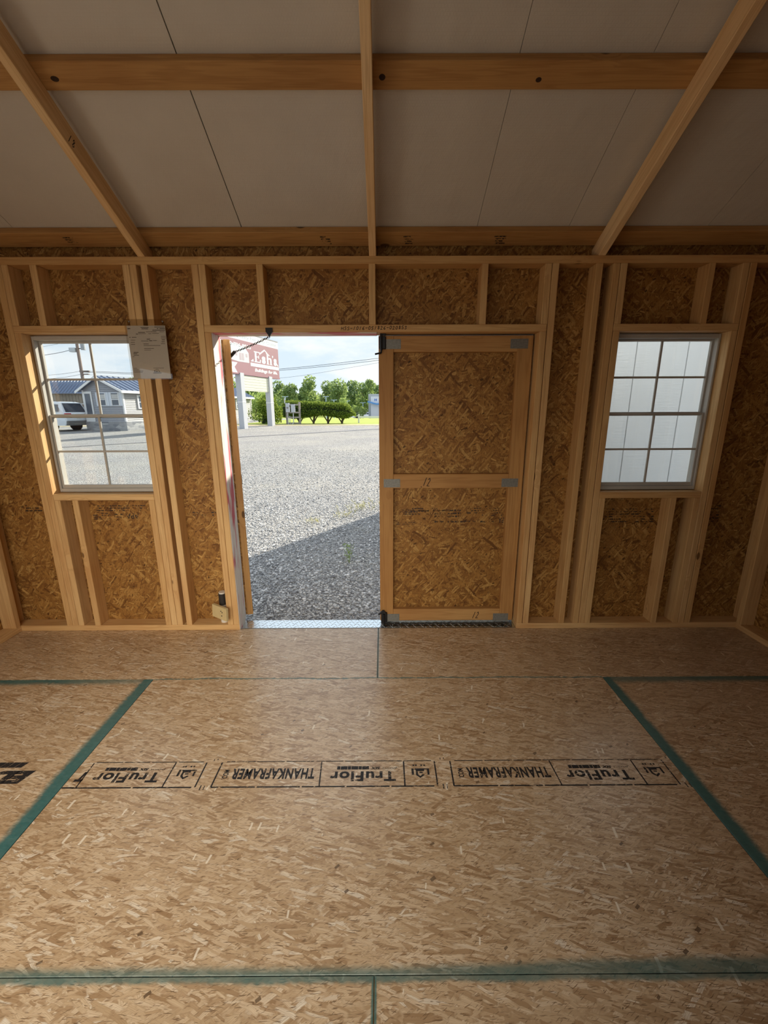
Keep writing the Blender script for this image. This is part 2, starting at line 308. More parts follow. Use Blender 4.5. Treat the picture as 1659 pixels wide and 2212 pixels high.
# ------------------------------------------------------------------ mesh builder
class MB:
    def __init__(self): self.v = []; self.f = []
    def add(self, vs, fs):
        n = len(self.v); self.v += [tuple(p) for p in vs]; self.f += [tuple(i + n for i in q) for q in fs]; return self
    def box(self, x0, x1, y0, y1, z0, z1):
        vs = [(x0, y0, z0), (x1, y0, z0), (x1, y1, z0), (x0, y1, z0), (x0, y0, z1), (x1, y0, z1), (x1, y1, z1), (x0, y1, z1)]
        return self.add(vs, [(0, 3, 2, 1), (4, 5, 6, 7), (0, 1, 5, 4), (1, 2, 6, 5), (2, 3, 7, 6), (3, 0, 4, 7)])
    def cbox(self, x0, x1, y0, y1, z0, z1, c=0.002):
        # box with small chamfers on all edges along each axis (24 corners)
        vs = []; idx = {}
        X = (x0, x1); Y = (y0, y1); Z = (z0, z1)
        for i in (0, 1):
            for j in (0, 1):
                for k in (0, 1):
                    sx_, sy_, sz_ = 1 - 2 * i, 1 - 2 * j, 1 - 2 * k
                    for a in range(3):
                        p = [X[i] + sx_ * c, Y[j] + sy_ * c, Z[k] + sz_ * c]
                        p[a] = (X[i], Y[j], Z[k])[a]
                        idx[(i, j, k, a)] = len(vs); vs.append(tuple(p))
        fs = []
        for a in range(3):
            b, d = (a + 1) % 3, (a + 2) % 3
            for s in (0, 1):
                def key(bb, dd):
                    q = [0, 0, 0]; q[a] = s; q[b] = bb; q[d] = dd; return tuple(q) + (a,)
                l = [idx[key(0, 0)], idx[key(1, 0)], idx[key(1, 1)], idx[key(0, 1)]]
                fs.append(tuple(l) if s else tuple(reversed(l)))
        for a in range(3):
            b, d = (a + 1) % 3, (a + 2) % 3
            for bb in (0, 1):
                for dd in (0, 1):
                    def k2(aa, ax):
                        q = [0, 0, 0]; q[a] = aa; q[b] = bb; q[d] = dd; return idx[tuple(q) + (ax,)]
                    l = [k2(0, b), k2(1, b), k2(1, d), k2(0, d)]
                    fs.append(tuple(l) if (bb == dd) else tuple(reversed(l)))
        for i in (0, 1):
            for j in (0, 1):
                for k in (0, 1):
                    l = [idx[(i, j, k, 0)], idx[(i, j, k, 1)], idx[(i, j, k, 2)]]
                    fs.append(tuple(l) if (i + j + k) % 2 else tuple(reversed(l)))
        return self.add(vs, fs)
    def xform(self, mat, start=0):
        for i in range(start, len(self.v)): self.v[i] = tuple(mat @ Vector(self.v[i]))
        return self
    def prism(self, poly, d0, d1, fn):
        # poly: 2-D outline (counter-clockwise); fn(a, b, d) -> 3-D
        n = len(poly)
        vs = [fn(a, b, d0) for a, b in poly] + [fn(a, b, d1) for a, b in poly]
        fs = [tuple(range(n - 1, -1, -1)), tuple(range(n, 2 * n))] + [(i, (i + 1) % n, n + (i + 1) % n, n + i) for i in range(n)]
        return self.add(vs, fs)
    def tube(self, p0, p1, r0_, r1_=None, n=10, caps=True):
        r1_ = r0_ if r1_ is None else r1_
        p0, p1 = Vector(p0), Vector(p1); d = (p1 - p0).normalized()
        a = d.orthogonal().normalized(); b = d.cross(a)
        vs = []
        for p, r in ((p0, r0_), (p1, r1_)):
            for i in range(n):
                t = 2 * math.pi * i / n; vs.append(p + a * (r * math.cos(t)) + b * (r * math.sin(t)))
        fs = [(i, (i + 1) % n, n + (i + 1) % n, n + i) for i in range(n)]
        if caps: fs += [tuple(range(n - 1, -1, -1)), tuple(range(n, 2 * n))]
        return self.add(vs, fs)
    def path(self, pts, r, n=6):
        for a, b in zip(pts[:-1], pts[1:]): self.tube(a, b, r, r, n)
        return self
    def torus(self, mat, R, r, stretch=1.0, n=12, k=6):
        vs = []; fs = []
        for i in range(n):
            t = 2 * math.pi * i / n
            for j in range(k):
                q = 2 * math.pi * j / k
                vs.append(mat @ Vector(((R + r * math.cos(q)) * math.cos(t) * stretch, (R + r * math.cos(q)) * math.sin(t), r * math.sin(q))))
        for i in range(n):
            for j in range(k):
                fs.append((i * k + j, ((i + 1) % n) * k + j, ((i + 1) % n) * k + (j + 1) % k, i * k + (j + 1) % k))
        return self.add(vs, fs)
    def build(self, name, mat, parent=None, smooth=False, uvoff=(0, 0), origin=None, kind=None):
        me = bpy.data.meshes.new(name)
        v = np.array(self.v, dtype=float)
        if origin is None: origin = ((v[:, 0].min() + v[:, 0].max()) / 2, (v[:, 1].min() + v[:, 1].max()) / 2, v[:, 2].min())
        me.from_pydata([tuple(p) for p in (v - np.array(origin))], [], self.f)
        uvl = me.uv_layers.new(name='UVMap')
        for poly in me.polygons:
            nrm = poly.normal; ax = max(range(3), key=lambda i: abs(nrm[i]))
            for li in poly.loop_indices:
                p = v[me.loops[li].vertex_index]
                q = (p[1], p[2]) if ax == 0 else ((p[0], p[2]) if ax == 1 else (p[0], p[1]))
                uvl.data[li].uv = (q[0] + uvoff[0], q[1] + uvoff[1])
            if smooth: poly.use_smooth = True
        if mat: me.materials.append(mat)
        o = bpy.data.objects.new(name, me); COL.objects.link(o); o.location = origin
        if parent: attach(o, parent)
        if kind: o['kind'] = kind
        return o
def wmat(o):
    if o.parent is None: return o.matrix_basis.copy()
    return wmat(o.parent) @ o.matrix_parent_inverse @ o.matrix_basis
def attach(o, parent):
    o.parent = parent; o.matrix_parent_inverse = wmat(parent).inverted()
def tag(o, label, cat, group=None, kind=None):
    o['label'] = label; o['category'] = cat
    if group: o['group'] = group
    if kind: o['kind'] = kind
    return o
def thing(name, label, cat, loc, group=None, kind=None):
    o = bpy.data.objects.new(name, None); COL.objects.link(o); o.location = loc; o.empty_display_size = 0.1
    return tag(o, label, cat, group, kind)
def struct(name, loc, label, cat='building part'):
    o = bpy.data.objects.new(name, None); COL.objects.link(o); o.location = loc
    o['kind'] = 'structure'; o['label'] = label; o['category'] = cat
    return o
def lumber(name, p0, p1, wx, wy, side, parent, mat=None):
    """board from p0 to p1 (centre line), wx across 'side' direction, wy across the third one; local X = length"""
    p0, p1, side = Vector(p0), Vector(p1), Vector(side)
    L = (p1 - p0).length; x = (p1 - p0).normalized(); y = (side - x * side.dot(x)).normalized(); z = x.cross(y)
    b = MB().cbox(0, L, -wx / 2, wx / 2, -wy / 2, wy / 2, 0.0022)
    o = b.build(name, mat or M['lumber'], None, origin=(0, 0, 0))
    o.matrix_basis = Matrix(((x.x, y.x, z.x, p0.x), (x.y, y.y, z.y, p0.y), (x.z, y.z, z.z, p0.z), (0, 0, 0, 1)))
    if parent: attach(o, parent)
    return o
def vstud(parent, x0, x1, z0, z1, y0=None, y1=None, name='stud', mat=None):
    y0 = D if y0 is None else y0; y1 = YI if y1 is None else y1
    return lumber(name, ((x0 + x1) / 2, (y0 + y1) / 2, z0), ((x0 + x1) / 2, (y0 + y1) / 2, z1), x1 - x0, y1 - y0, (1, 0, 0), parent, mat)
def hplate(parent, x0, x1, z0, z1, name='plate', y0=None, y1=None, mat=None):
    y0 = D if y0 is None else y0; y1 = YI if y1 is None else y1
    return lumber(name, (x0, (y0 + y1) / 2, (z0 + z1) / 2), (x1, (y0 + y1) / 2, (z0 + z1) / 2), y1 - y0, z1 - z0, (0, 1, 0), parent, mat)

# ------------------------------------------------------------------ lettering
def text_geo(s, bold=0.0, shear=0.0, spacing=1.0):
    c = bpy.data.curves.new('t', 'FONT'); c.body = s; c.offset = bold; c.shear = shear; c.space_character = spacing; c.resolution_u = 3
    o = bpy.data.objects.new('t', c); COL.objects.link(o)
    bpy.context.view_layer.update()
    dg = bpy.context.evaluated_depsgraph_get()
    me = bpy.data.meshes.new_from_object(o.evaluated_get(dg))
    vs = np.array([v.co[:] for v in me.vertices]); fs = [tuple(p.vertices) for p in me.polygons]
    bpy.data.objects.remove(o); bpy.data.curves.remove(c); bpy.data.meshes.remove(me)
    return vs, fs
def put_text(b, s, org, xd, yd, width, height, bold=0.0, shear=0.0, spacing=1.0):
    """fit the text into the rectangle org + [0,width]*xd + [0,height]*yd"""
    vs, fs = text_geo(s, bold, shear, spacing)
    lo = vs.min(0); hi = vs.max(0)
    org, xd, yd = Vector(org), Vector(xd), Vector(yd)
    pts = [org + xd * ((p[0] - lo[0]) / (hi[0] - lo[0]) * width) + yd * ((p[1] - lo[1]) / (hi[1] - lo[1]) * height) for p in vs]
    b.add(pts, fs)
STROKE = {'H': [[(0, 0), (.08, 1)], [(.6, 0), (.6, 1)], [(.05, .5), (.62, .52)]],
          'S': [[(.6, .85), (.3, 1), (.08, .8), (.3, .55), (.55, .3), (.35, 0), (0, .08)]],
          '-': [[(.05, .48), (.6, .52)]], '.': [[(.1, 0), (.15, .06)]],
          '0': [[(.3, 1), (.05, .6), (.1, .1), (.35, 0), (.58, .4), (.5, .9), (.3, 1)]],
          '1': [[(.15, 0), (.4, 1)]],
          '2': [[(.05, .8), (.3, 1), (.52, .75), (.05, 0), (.6, .05)]],
          '3': [[(.05, .95), (.5, .9), (.25, .55), (.52, .25), (.3, 0), (.02, .08)]],
          '5': [[(.55, 1), (.15, .95), (.1, .55), (.45, .5), (.5, .15), (.25, 0), (.02, .1)]],
          '6': [[(.5, 1), (.15, .6), (.05, .2), (.3, 0), (.55, .2), (.35, .48), (.1, .3)]],
          '8': [[(.35, .52), (.1, .75), (.3, 1), (.52, .78), (.1, .2), (.3, 0), (.55, .22), (.3, .52)]]}
def strokes(b, s, org, xd, yd, width, height, th=0.003):
    org, xd, yd = Vector(org), Vector(xd), Vector(yd)
    adv = width / len(s); nrm = xd.cross(yd)
    for i, ch in enumerate(s):
        for pl in STROKE.get(ch, []):
            P = [org + xd * (adv * (i + p[0] * 1.1)) + yd * (height * (p[1] + 0.06 * math.sin(i * 1.7))) for p in pl]
            for p, q in zip(P[:-1], P[1:]):
                d = (q - p)
                if d.length < 1e-6: continue
                d.normalize(); n_ = nrm.cross(d) * th / 2
                b.add([p - n_ - d * th * .3, q - n_ + d * th * .3, q + n_ + d * th * .3, p + n_ - d * th * .3], [(0, 1, 2, 3)])
def quad(b, org, xd, yd, x0, x1, y0, y1, skew=0.0):
    org, xd, yd = Vector(org), Vector(xd), Vector(yd)
    b.add([org + xd * (x0) + yd * y0, org + xd * x1 + yd * y0, org + xd * (x1 + skew) + yd * y1, org + xd * (x0 + skew) + yd * y1], [(0, 1, 2, 3)])
def scribble(b, org, xd, yd, w_, h_, rows, rnd, fill=0.75):
    """rows of small illegible printed dashes"""
    for r in range(rows):
        x = rnd.uniform(0, 0.06) * w_; y0 = h_ * (r + 0.25) / rows; y1 = h_ * (r + 0.75) / rows
        while x < w_:
            l = rnd.uniform(0.006, 0.03)
            if rnd.random() < fill: quad(b, org, xd, yd, x, min(w_, x + l), y0, y1)
            x += l + rnd.uniform(0.002, 0.008)

# ------------------------------------------------------------------ large structure: the shed
D, YI, YO = 2.485, 2.574, 2.600          # inner face of studs, inner face of sheathing, outer face
XL, XR = -2.482, 2.424                   # inner faces of the end-wall sheathing
YB = -0.463                              # inner face of rear sheathing
ZP0, ZP1 = 2.178, 2.216                  # top plate
T = 0.038

# floor
floor = MB().box(XL - 0.03, XR + 0.03, YB - 0.03, YO, -0.16, -0.019).build('floor', M['lumber'])
floor['kind'] = 'structure'; floor['label'] = 'wooden shed floor of strand board sheets with teal painted joints'; floor['category'] = 'floor'
fp = []
gp = 0.0014
for (x0, x1, y0, y1) in ((XL, SEAM_C, SEAM_1, YI), (SEAM_C, XR, SEAM_1, YI), (XL, SEAM_L, SEAM_2, SEAM_1), (SEAM_L, SEAM_R, SEAM_2, SEAM_1),
                         (SEAM_R, XR, SEAM_2, SEAM_1), (XL, SEAM_C + .006, YB, SEAM_2), (SEAM_C + .006, XR, YB, SEAM_2)):
    if y1 == YI:   # notch for the door threshold is covered by the tread plate
        y1 = D + 0.015
    fp.append(MB().cbox(x0 + gp, x1 - gp, y0 + gp, y1 - gp, -0.018, 0.0, 0.0005).build('floor_panel', M['floor'], floor))
main_sheet, left_sheet = fp[3], fp[2]

# front wall
wf = struct('wall_front', (0, 2.59, 0), 'timber stud wall facing the camera with double doorway between two windows', 'wall')
def sheath(x0, x1, z0, z1):
    MB().box(x0, x1, YI + .0125, YO, z0 - (.12 if z0 == 0 else 0), z1).build('outside_siding', M['white'], wf)
    return MB().box(x0, x1, YI, YI + .012, z0, z1).build('sheathing_panel', M['wallosb'], wf)
HZ0, HZ1 = 1.836, 1.874                  # header bottom / top
SZ0, SZ1 = 0.882, 0.920                  # window sill plate
ZT = 2.306
DX0, DX1 = -0.953, 0.880                 # door opening
LW0, LW1 = -2.014, -1.400                # left window opening
RW0, RW1 = 1.329, 1.951                  # right window opening
for x0, x1, z0, z1 in ((XL, LW0, 0, ZT), (LW0, LW1, 0, SZ1), (LW0, LW1, HZ0, ZT), (LW1, DX0, 0, ZT), (DX0, SEAM_C, HZ0, ZT), (SEAM_C, DX1, HZ0, ZT),
                       (DX1, RW0, 0, ZT), (RW0, RW1, 0, SZ1), (RW0, RW1, HZ0, ZT), (RW1, XR, 0, ZT)):
    sheath(x0, x1, z0, z1)
hplate(wf, XL, XR, ZP0, ZP1)                                   # top plate
hplate(wf, XL, DX0, 0, T); hplate(wf, DX1, XR, 0, T)           # bottom plates
hplate(wf, DX0 - T, DX1 + T, HZ0, HZ1, 'header')
hplate(wf, LW0 - T, LW1 + T, HZ0, HZ1, 'header')
hplate(wf, RW0 - T, RW1 + T, HZ0, HZ1, 'header')
hplate(wf, LW0, LW1, SZ0, SZ1, 'window_sill'); hplate(wf, RW0, RW1, SZ0, SZ1, 'window_sill')
e = 0.0008
for x0 in (LW0 - 2 * T, LW1 + T, -1.301, DX0 - 2 * T, DX1 + T + .003, 1.158, RW0 - 2 * T - .002, RW1 + T + .003):
    vstud(wf, x0 + e, x0 + T - e, T, ZP0)                      # full studs
for x0 in (LW0 - T, LW1, DX0 - T, DX1, RW0 - T, RW1):
    vstud(wf, x0 + e, x0 + T - e, T, HZ0, name='jack_stud')
for x0 in (LW0 - T, -1.899, LW1, DX0 - T, -0.680, -0.073, 0.539, DX1 + .002, RW0 - T, 1.768, RW1 + .001):
    vstud(wf, x0 + e, x0 + T - e, HZ1, ZP0, name='cripple_stud')
for x0 in (LW0, -1.905, LW1 - T, RW0, 1.768, RW1 - T):
    vstud(wf, x0 + e, x0 + T - e, T, SZ0, name='cripple_stud')
vstud(wf, XL + .002, XL + T, T, ZP0); vstud(wf, XR - T, XR - .002, T, ZP0)
# sprayed faces lining the doorway
lumber('painted_jamb', (DX0 + .0015, (D + YO) / 2, 0.0), (DX0 + .0015, (D + YO) / 2, HZ0), 0.003, YO - D, (1, 0, 0), wf, M['painted'])
lumber('painted_header_face', (DX0, (D + YO) / 2, HZ0 - .0015), (-.03, (D + YO) / 2, HZ0 - .0015), YO - D, 0.003, (0, 1, 0), wf, M['painted2'])
# little overhang trim above the doorway outside
MB().box(XL - .05, XR + .05, YO, YO + .02, 1.90, 2.02).build('outside_trim', M['white'], wf)
MB().box(-.02, DX1 + .06, 2.612, 2.632, 1.795, 1.90).build('outside_trim', M['white'], wf); MB().box(DX1 - .03, DX1 + .06, 2.612, 2.632, -.02, 1.795).build('outside_trim', M['white'], wf)

# end walls and rear wall
def roof_z(y, off=0.142): return ZP1 + off + 0.5 * (D - y) if y > 1.06 else ZP1 + off + 0.5 * (D - 1.06) - 0.5 * (1.06 - y)
def gable(name, x0, x1, openings, label):
    o = struct(name, ((x0 + x1) / 2, 1.06, 0), label, 'wall')
    ys = sorted({YB, YO, 1.06} | {v for q in openings for v in q[:2]})
    for a, b in zip(ys[:-1], ys[1:]):
        zlo = 0.0
        for q in openings:
            if a >= q[0] - 1e-6 and b <= q[1] + 1e-6: zlo = q[2]
        m = MB(); vs = []
        for x in (x0, x1): vs += [(x, a, zlo), (x, b, zlo), (x, b, roof_z(b, .10)), (x, a, roof_z(a, .10))]
        m.add(vs, [(0, 1, 2, 3), (7, 6, 5, 4), (0, 4, 5, 1), (1, 5, 6, 2), (2, 6, 7, 3), (3, 7, 4, 0)])
        m.build('sheathing_panel', M['wallosb'], o)
    return o
wl = gable('wall_left', XL - .02, XL, [(-0.32, 0.64, 1.84)], 'left end wall of strand board with studs')  # doorway gap invented for the side fill lamp, out of view
wr = gable('wall_right', XR, XR + .02, [], 'right end wall of strand board with studs')
for par, xa, xb, ysb in ((wl, XL + .001, XL + .089, (2.447, 2.06, 1.65, 1.24, 0.645, -0.362)), (wr, XR - .089, XR - .001, (2.447, 2.06, 1.65, 1.24, 0.83, 0.42, 0.0))):
    for y in ysb:
        lumber('stud', ((xa + xb) / 2, y + T / 2, T), ((xa + xb) / 2, y + T / 2, ZP0), .088, T - .001, (1, 0, 0), par)
    lumber('plate', ((xa + xb) / 2, YB + .09, ZP0 + T / 2), ((xa + xb) / 2, D, ZP0 + T / 2), .088, T, (1, 0, 0), par)
    if par is wr: lumber('plate', ((xa + xb) / 2, YB + .09, T / 2), ((xa + xb) / 2, D, T / 2), .088, T, (1, 0, 0), par)
    else:
        lumber('plate', ((xa + xb) / 2, .645, T / 2), ((xa + xb) / 2, D, T / 2), .088, T, (1, 0, 0), par)
        lumber('header', ((xa + xb) / 2, -.36, 1.858), ((xa + xb) / 2, .68, 1.858), .088, T, (1, 0, 0), par)
wb = struct('wall_back', (0, YB, 0), 'rear wall of strand board behind the camera', 'wall')
for x0, x1, z0, z1 in ((XL, -2.0, 0, 2.25), (-2.0, 0.3, 0, .5), (-2.0, 0.3, 2.02, 2.25), (0.3, XR, 0, 2.25)):  # wall gap invented for the rear fill lamp
    MB().box(x0, x1, YB - .02, YB, z0, z1).build('sheathing_panel', M['wallosb'], wb)
lumber('plate', (XL, YB + .045, ZP0 + T / 2), (XR, YB + .045, ZP0 + T / 2), .088, T, (0, 1, 0), wb)

# roof: sheets, purlins, rafters
ce = struct('ceiling', (0, 1.06, 3.07), 'sloping roof lined with white radiant barrier sheets on rafters', 'ceiling')
sl = Vector((0, 1, -0.5)).normalized(); up = Vector((0, 0.5, 1)).normalized()
def slopebox(m, x0, x1, y0, y1, off0, off1, sgn=1):
    """slab following the roof slope; off = vertical offset above the rafter underside"""
    vs = []
    for off in (off0, off1):
        for (x, y) in ((x0, y0), (x1, y0), (x1, y1), (x0, y1)): vs.append((x, y, roof_z(y, off)))
    m.add(vs, [(0, 3, 2, 1), (4, 5, 6, 7), (0, 1, 5, 4), (1, 2, 6, 5), (2, 3, 7, 6), (3, 0, 4, 7)])
    return m
xs = [-2.60, -1.95, -0.742, 0.505, 0.992, 1.73, 2.55]
for i, (a, b) in enumerate(zip(xs[:-1], xs[1:])):
    g0 = (0.0012, 0.0012, 0.0022, 0.0010, 0.0011, 0.0012, 0.001)
    slopebox(MB(), a + g0[i], b - g0[i + 1], 1.061, 2.66, .142, .155).build('roof_panel', M['ceiling'], ce)
    slopebox(MB(), a + g0[i], b - g0[i + 1], -0.62, 1.059, .142, .155).build('roof_panel', M['ceiling'], ce)
slopebox(MB(), -2.62, 2.57, 1.061, 2.67, .157, .175).build('roof_covering', M['dark'], ce)
slopebox(MB(), -2.62, 2.57, -0.64, 1.059, .157, .175).build('roof_covering', M['dark'], ce)
RX = (-1.290, -0.050, 1.184)
for x in (XL + .06,) + RX + (XR - .06,):
    for s in (1, -1):
        ya, yb = (1.075, 2.565) if s == 1 else (1.045, -0.445)
        p0 = Vector((x, ya, roof_z(ya, 0.0497))); p1 = Vector((x, yb, roof_z(yb, 0.0497)))
        # plumb-cut tail sits on the plate: shorten so it ends over the plate
        lumber('rafter', p0, p1, T, .089, (1, 0, 0), ce, M['lumber_lit'])
lumber('ridge_board', (XL, 1.06, 2.95), (XR, 1.06, 2.95), T, .14, (0, 1, 0), ce)
eave_purlins = []
for y, nm in ((1.889, 'purlin'), (1.35, 'purlin'), (2.519, 'purlin'), (0.23, 'purlin'), (-.40, 'purlin')):
    z = roof_z(y, .0995 + .0208)
    sd_ = sl if y > 1.06 else Vector((0, 1, .5)).normalized()
    for xa, xb in ((XL, -0.050), (-0.050, XR)):
        o = lumber(nm, (xa + .0005, y, z), (xb - .0005, y, z), .0885, .0372, sd_, ce, M['lumber_brown'])
        if y > 2.4: eave_purlins.append((o, xa, xb))

# ------------------------------------------------------------------ ground outside
def gz(y): return -0.31 + 0.022 * min(max(y, 0.0), 31.0) - 0.020 * (min(max(y, 57.0), 105.0) - 57.0)
def gravel_mat():
    m, nt, out = newmat('gravel')
    P = nd(nt, 'ShaderNodeNewGeometry').outputs['Position']
    v1 = nd(nt, 'ShaderNodeTexVoronoi', {'Vector': P, 'Scale': 46.0, 'Randomness': 1.0}, voronoi_dimensions='2D')
    v2 = nd(nt, 'ShaderNodeTexVoronoi', {'Vector': P, 'Scale': 17.0, 'Randomness': 1.0}, voronoi_dimensions='2D')
    c1 = nd(nt, 'ShaderNodeSeparateColor', {0: v1.outputs['Color']}).outputs[0]
    c2 = nd(nt, 'ShaderNodeSeparateColor', {0: v2.outputs['Color']}).outputs[0]
    big = noise(nt, P, 0.45, 4); mid = noise(nt, P, 3.0, 4)
    col = ramp(nt, c1, [(0.0, (0.10, 0.10, 0.105)), (0.4, (0.31, 0.305, 0.30)), (0.8, (0.50, 0.495, 0.48)), (1.0, (0.80, 0.79, 0.77))])
    colb = ramp(nt, c2, [(0.0, (0.26, 0.25, 0.24)), (1.0, (0.52, 0.51, 0.49))])
    col = mixc(nt, 0.45, col, colb)
    col = mixc(nt, mapr(nt, v1.outputs['Distance'], 0.35, 0.75, 0.0, 0.65), col, (0.07, 0.07, 0.07))
    col = mixc(nt, mapr(nt, big, 0.40, 0.68, 0.0, 0.45), col, (0.47, 0.44, 0.385))
    col = mixc(nt, mapr(nt, mid, 0.62, 0.72, 0.0, 0.25), col, (0.42, 0.38, 0.26))
    h = mth(nt, 'MULTIPLY_ADD', v1.outputs['Distance'], -1.0, mth(nt, 'MULTIPLY', v2.outputs['Distance'], -1.4))
    principled(nt, out, col, 0.85, spec=0.25, height=h, bump=0.9, dist=0.02)
    return m
M['gravel'] = gravel_mat()
def ground_strip(name, ys, x0, x1, mat, label, dz=0.0, nx=30):
    xs_ = np.linspace(x0, x1, nx); m = MB()
    vs = [(x, y, gz(y) + dz) for y in ys for x in xs_]
    fs = [(j * nx + i, j * nx + i + 1, (j + 1) * nx + i + 1, (j + 1) * nx + i) for j in range(len(ys) - 1) for i in range(nx - 1)]
    o = m.add(vs, fs).build(name, mat, origin=(0, 0, 0)); o['kind'] = 'structure'; o['label'] = label; o['category'] = 'ground'
    return o
lot = ground_strip('gravel_lot', [-40, -10, 0, 2, 5, 10, 15, 20, 26, 31, 32.2], -70, 60, M['gravel'], 'gravel lot in front of the shed')
M['lawn'] = plain('lawn_grass', (0.30, 0.36, 0.045), 0.9, var=0.2, scale=2)
M['drygrass'] = plain('dry_verge', (0.42, 0.36, 0.22), 0.9, var=0.3, scale=9)
M['asphalt'] = plain('pale_asphalt', (0.42, 0.42, 0.43), 0.9, var=0.1, scale=1)
ground_strip('gravel_yard', [32.2, 40, 57], -120, -11.5, M['gravel'], 'gravel yard around the grey house and barn')
ground_strip('lawn', [32.2, 36, 42, 50, 57], -11.5, 120, M['lawn'], 'bright green lawn strip beyond the gravel')
ground_strip('car_park', [57, 70, 90, 105], -140, 140, M['asphalt'], 'pale paved car park beyond the lawn')
ground_strip('far_field', [105, 140, 200, 500], -500, 500, M['lawn'], 'green field running back to the trees')
ground_strip('grass_verge', [30.2, 31.0, 32.4], -70, 60, M['drygrass'], 'dry pale grass verge at the edge of the gravel', dz=0.012)
# thin strip of darker gravel across the lot, wider at the far end
dark_strip = MB()
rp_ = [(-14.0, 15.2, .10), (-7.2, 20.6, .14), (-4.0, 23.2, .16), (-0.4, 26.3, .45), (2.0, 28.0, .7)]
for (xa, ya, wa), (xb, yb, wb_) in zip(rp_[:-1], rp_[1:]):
    dark_strip.add([(xa, ya - wa, gz(ya - wa) + .012), (xb, yb - wb_, gz(yb - wb_) + .012), (xb, yb + wb_, gz(yb + wb_) + .012), (xa, ya + wa, gz(ya + wa) + .012)], [(0, 1, 2, 3)])
ro = dark_strip.build('dark_gravel_strip', plain('dark_gravel', (0.17, 0.175, 0.19), 0.9, var=0.25, scale=8)); tag(ro, 'thin dark strip crossing the sunlit gravel', 'ground', kind='structure')

# loose stones near the doorway: nobody could count them
def stones(n, name, label):
    pts = []
    while len(pts) < n:
        y = 2.72 + 12.5 * RNG.random() ** 1.9; x = RNG.uniform(-0.40 * y, 0.08 * y)
        pts.append((x, y))
    pts = np.array(pts); n = len(pts)
    t = (1 + 5 ** .5) / 2
    iv = np.array([(-1, t, 0), (1, t, 0), (-1, -t, 0), (1, -t, 0), (0, -1, t), (0, 1, t), (0, -1, -t), (0, 1, -t), (t, 0, -1), (t, 0, 1), (-t, 0, -1), (-t, 0, 1)]) / math.hypot(1, t)
    fa = np.array([(0, 11, 5), (0, 5, 1), (0, 1, 7), (0, 7, 10), (0, 10, 11), (1, 5, 9), (5, 11, 4), (11, 10, 2), (10, 7, 6), (7, 1, 8), (3, 9, 4), (3, 4, 2), (3, 2, 6), (3, 6, 8), (3, 8, 9), (4, 9, 5), (2, 4, 11), (6, 2, 10), (8, 6, 7), (9, 8, 1)])
    size = (RNG.gamma(5, 0.0012, n) + 0.0025)
    sc_ = size[:, None, None] * RNG.uniform(0.6, 1.4, (n, 1, 3)) * np.array([1, 1, .62])
    loc = iv[None] * RNG.uniform(0.75, 1.25, (n, 12, 1)) * sc_
    a = RNG.uniform(0, 6.28, n); ca, sa = np.cos(a)[:, None], np.sin(a)[:, None]
    X = loc[:, :, 0] * ca - loc[:, :, 1] * sa + pts[:, 0:1]; Y = loc[:, :, 0] * sa + loc[:, :, 1] * ca + pts[:, 1:2]
    Z = loc[:, :, 2] + (-0.31 + .022 * pts[:, 1:2]) + size[:, None] * 0.35
    V = np.stack([X, Y, Z], -1).reshape(-1, 3); F = (fa[None] + (np.arange(n) * 12)[:, None, None]).reshape(-1, 3)
    me = bpy.data.meshes.new(name); me.from_pydata(V.tolist(), [], F.tolist())
    m, nt, out = newmat('loose_stone')
    rnd = nd(nt, 'ShaderNodeNewGeometry').outputs['Random Per Island']
    col = ramp(nt, rnd, [(0.0, (0.15, 0.15, 0.155)), (0.35, (0.37, 0.37, 0.37)), (0.8, (0.57, 0.565, 0.55)), (1.0, (0.82, 0.81, 0.79))])
    principled(nt, out, col, 0.8, spec=0.3)
    me.materials.append(m)
    o = bpy.data.objects.new(name, me); COL.objects.link(o); tag(o, label, 'gravel', kind='stuff'); return o
stones(40000, 'loose_gravel', 'grey loose gravel stones lying in front of the open doorway')

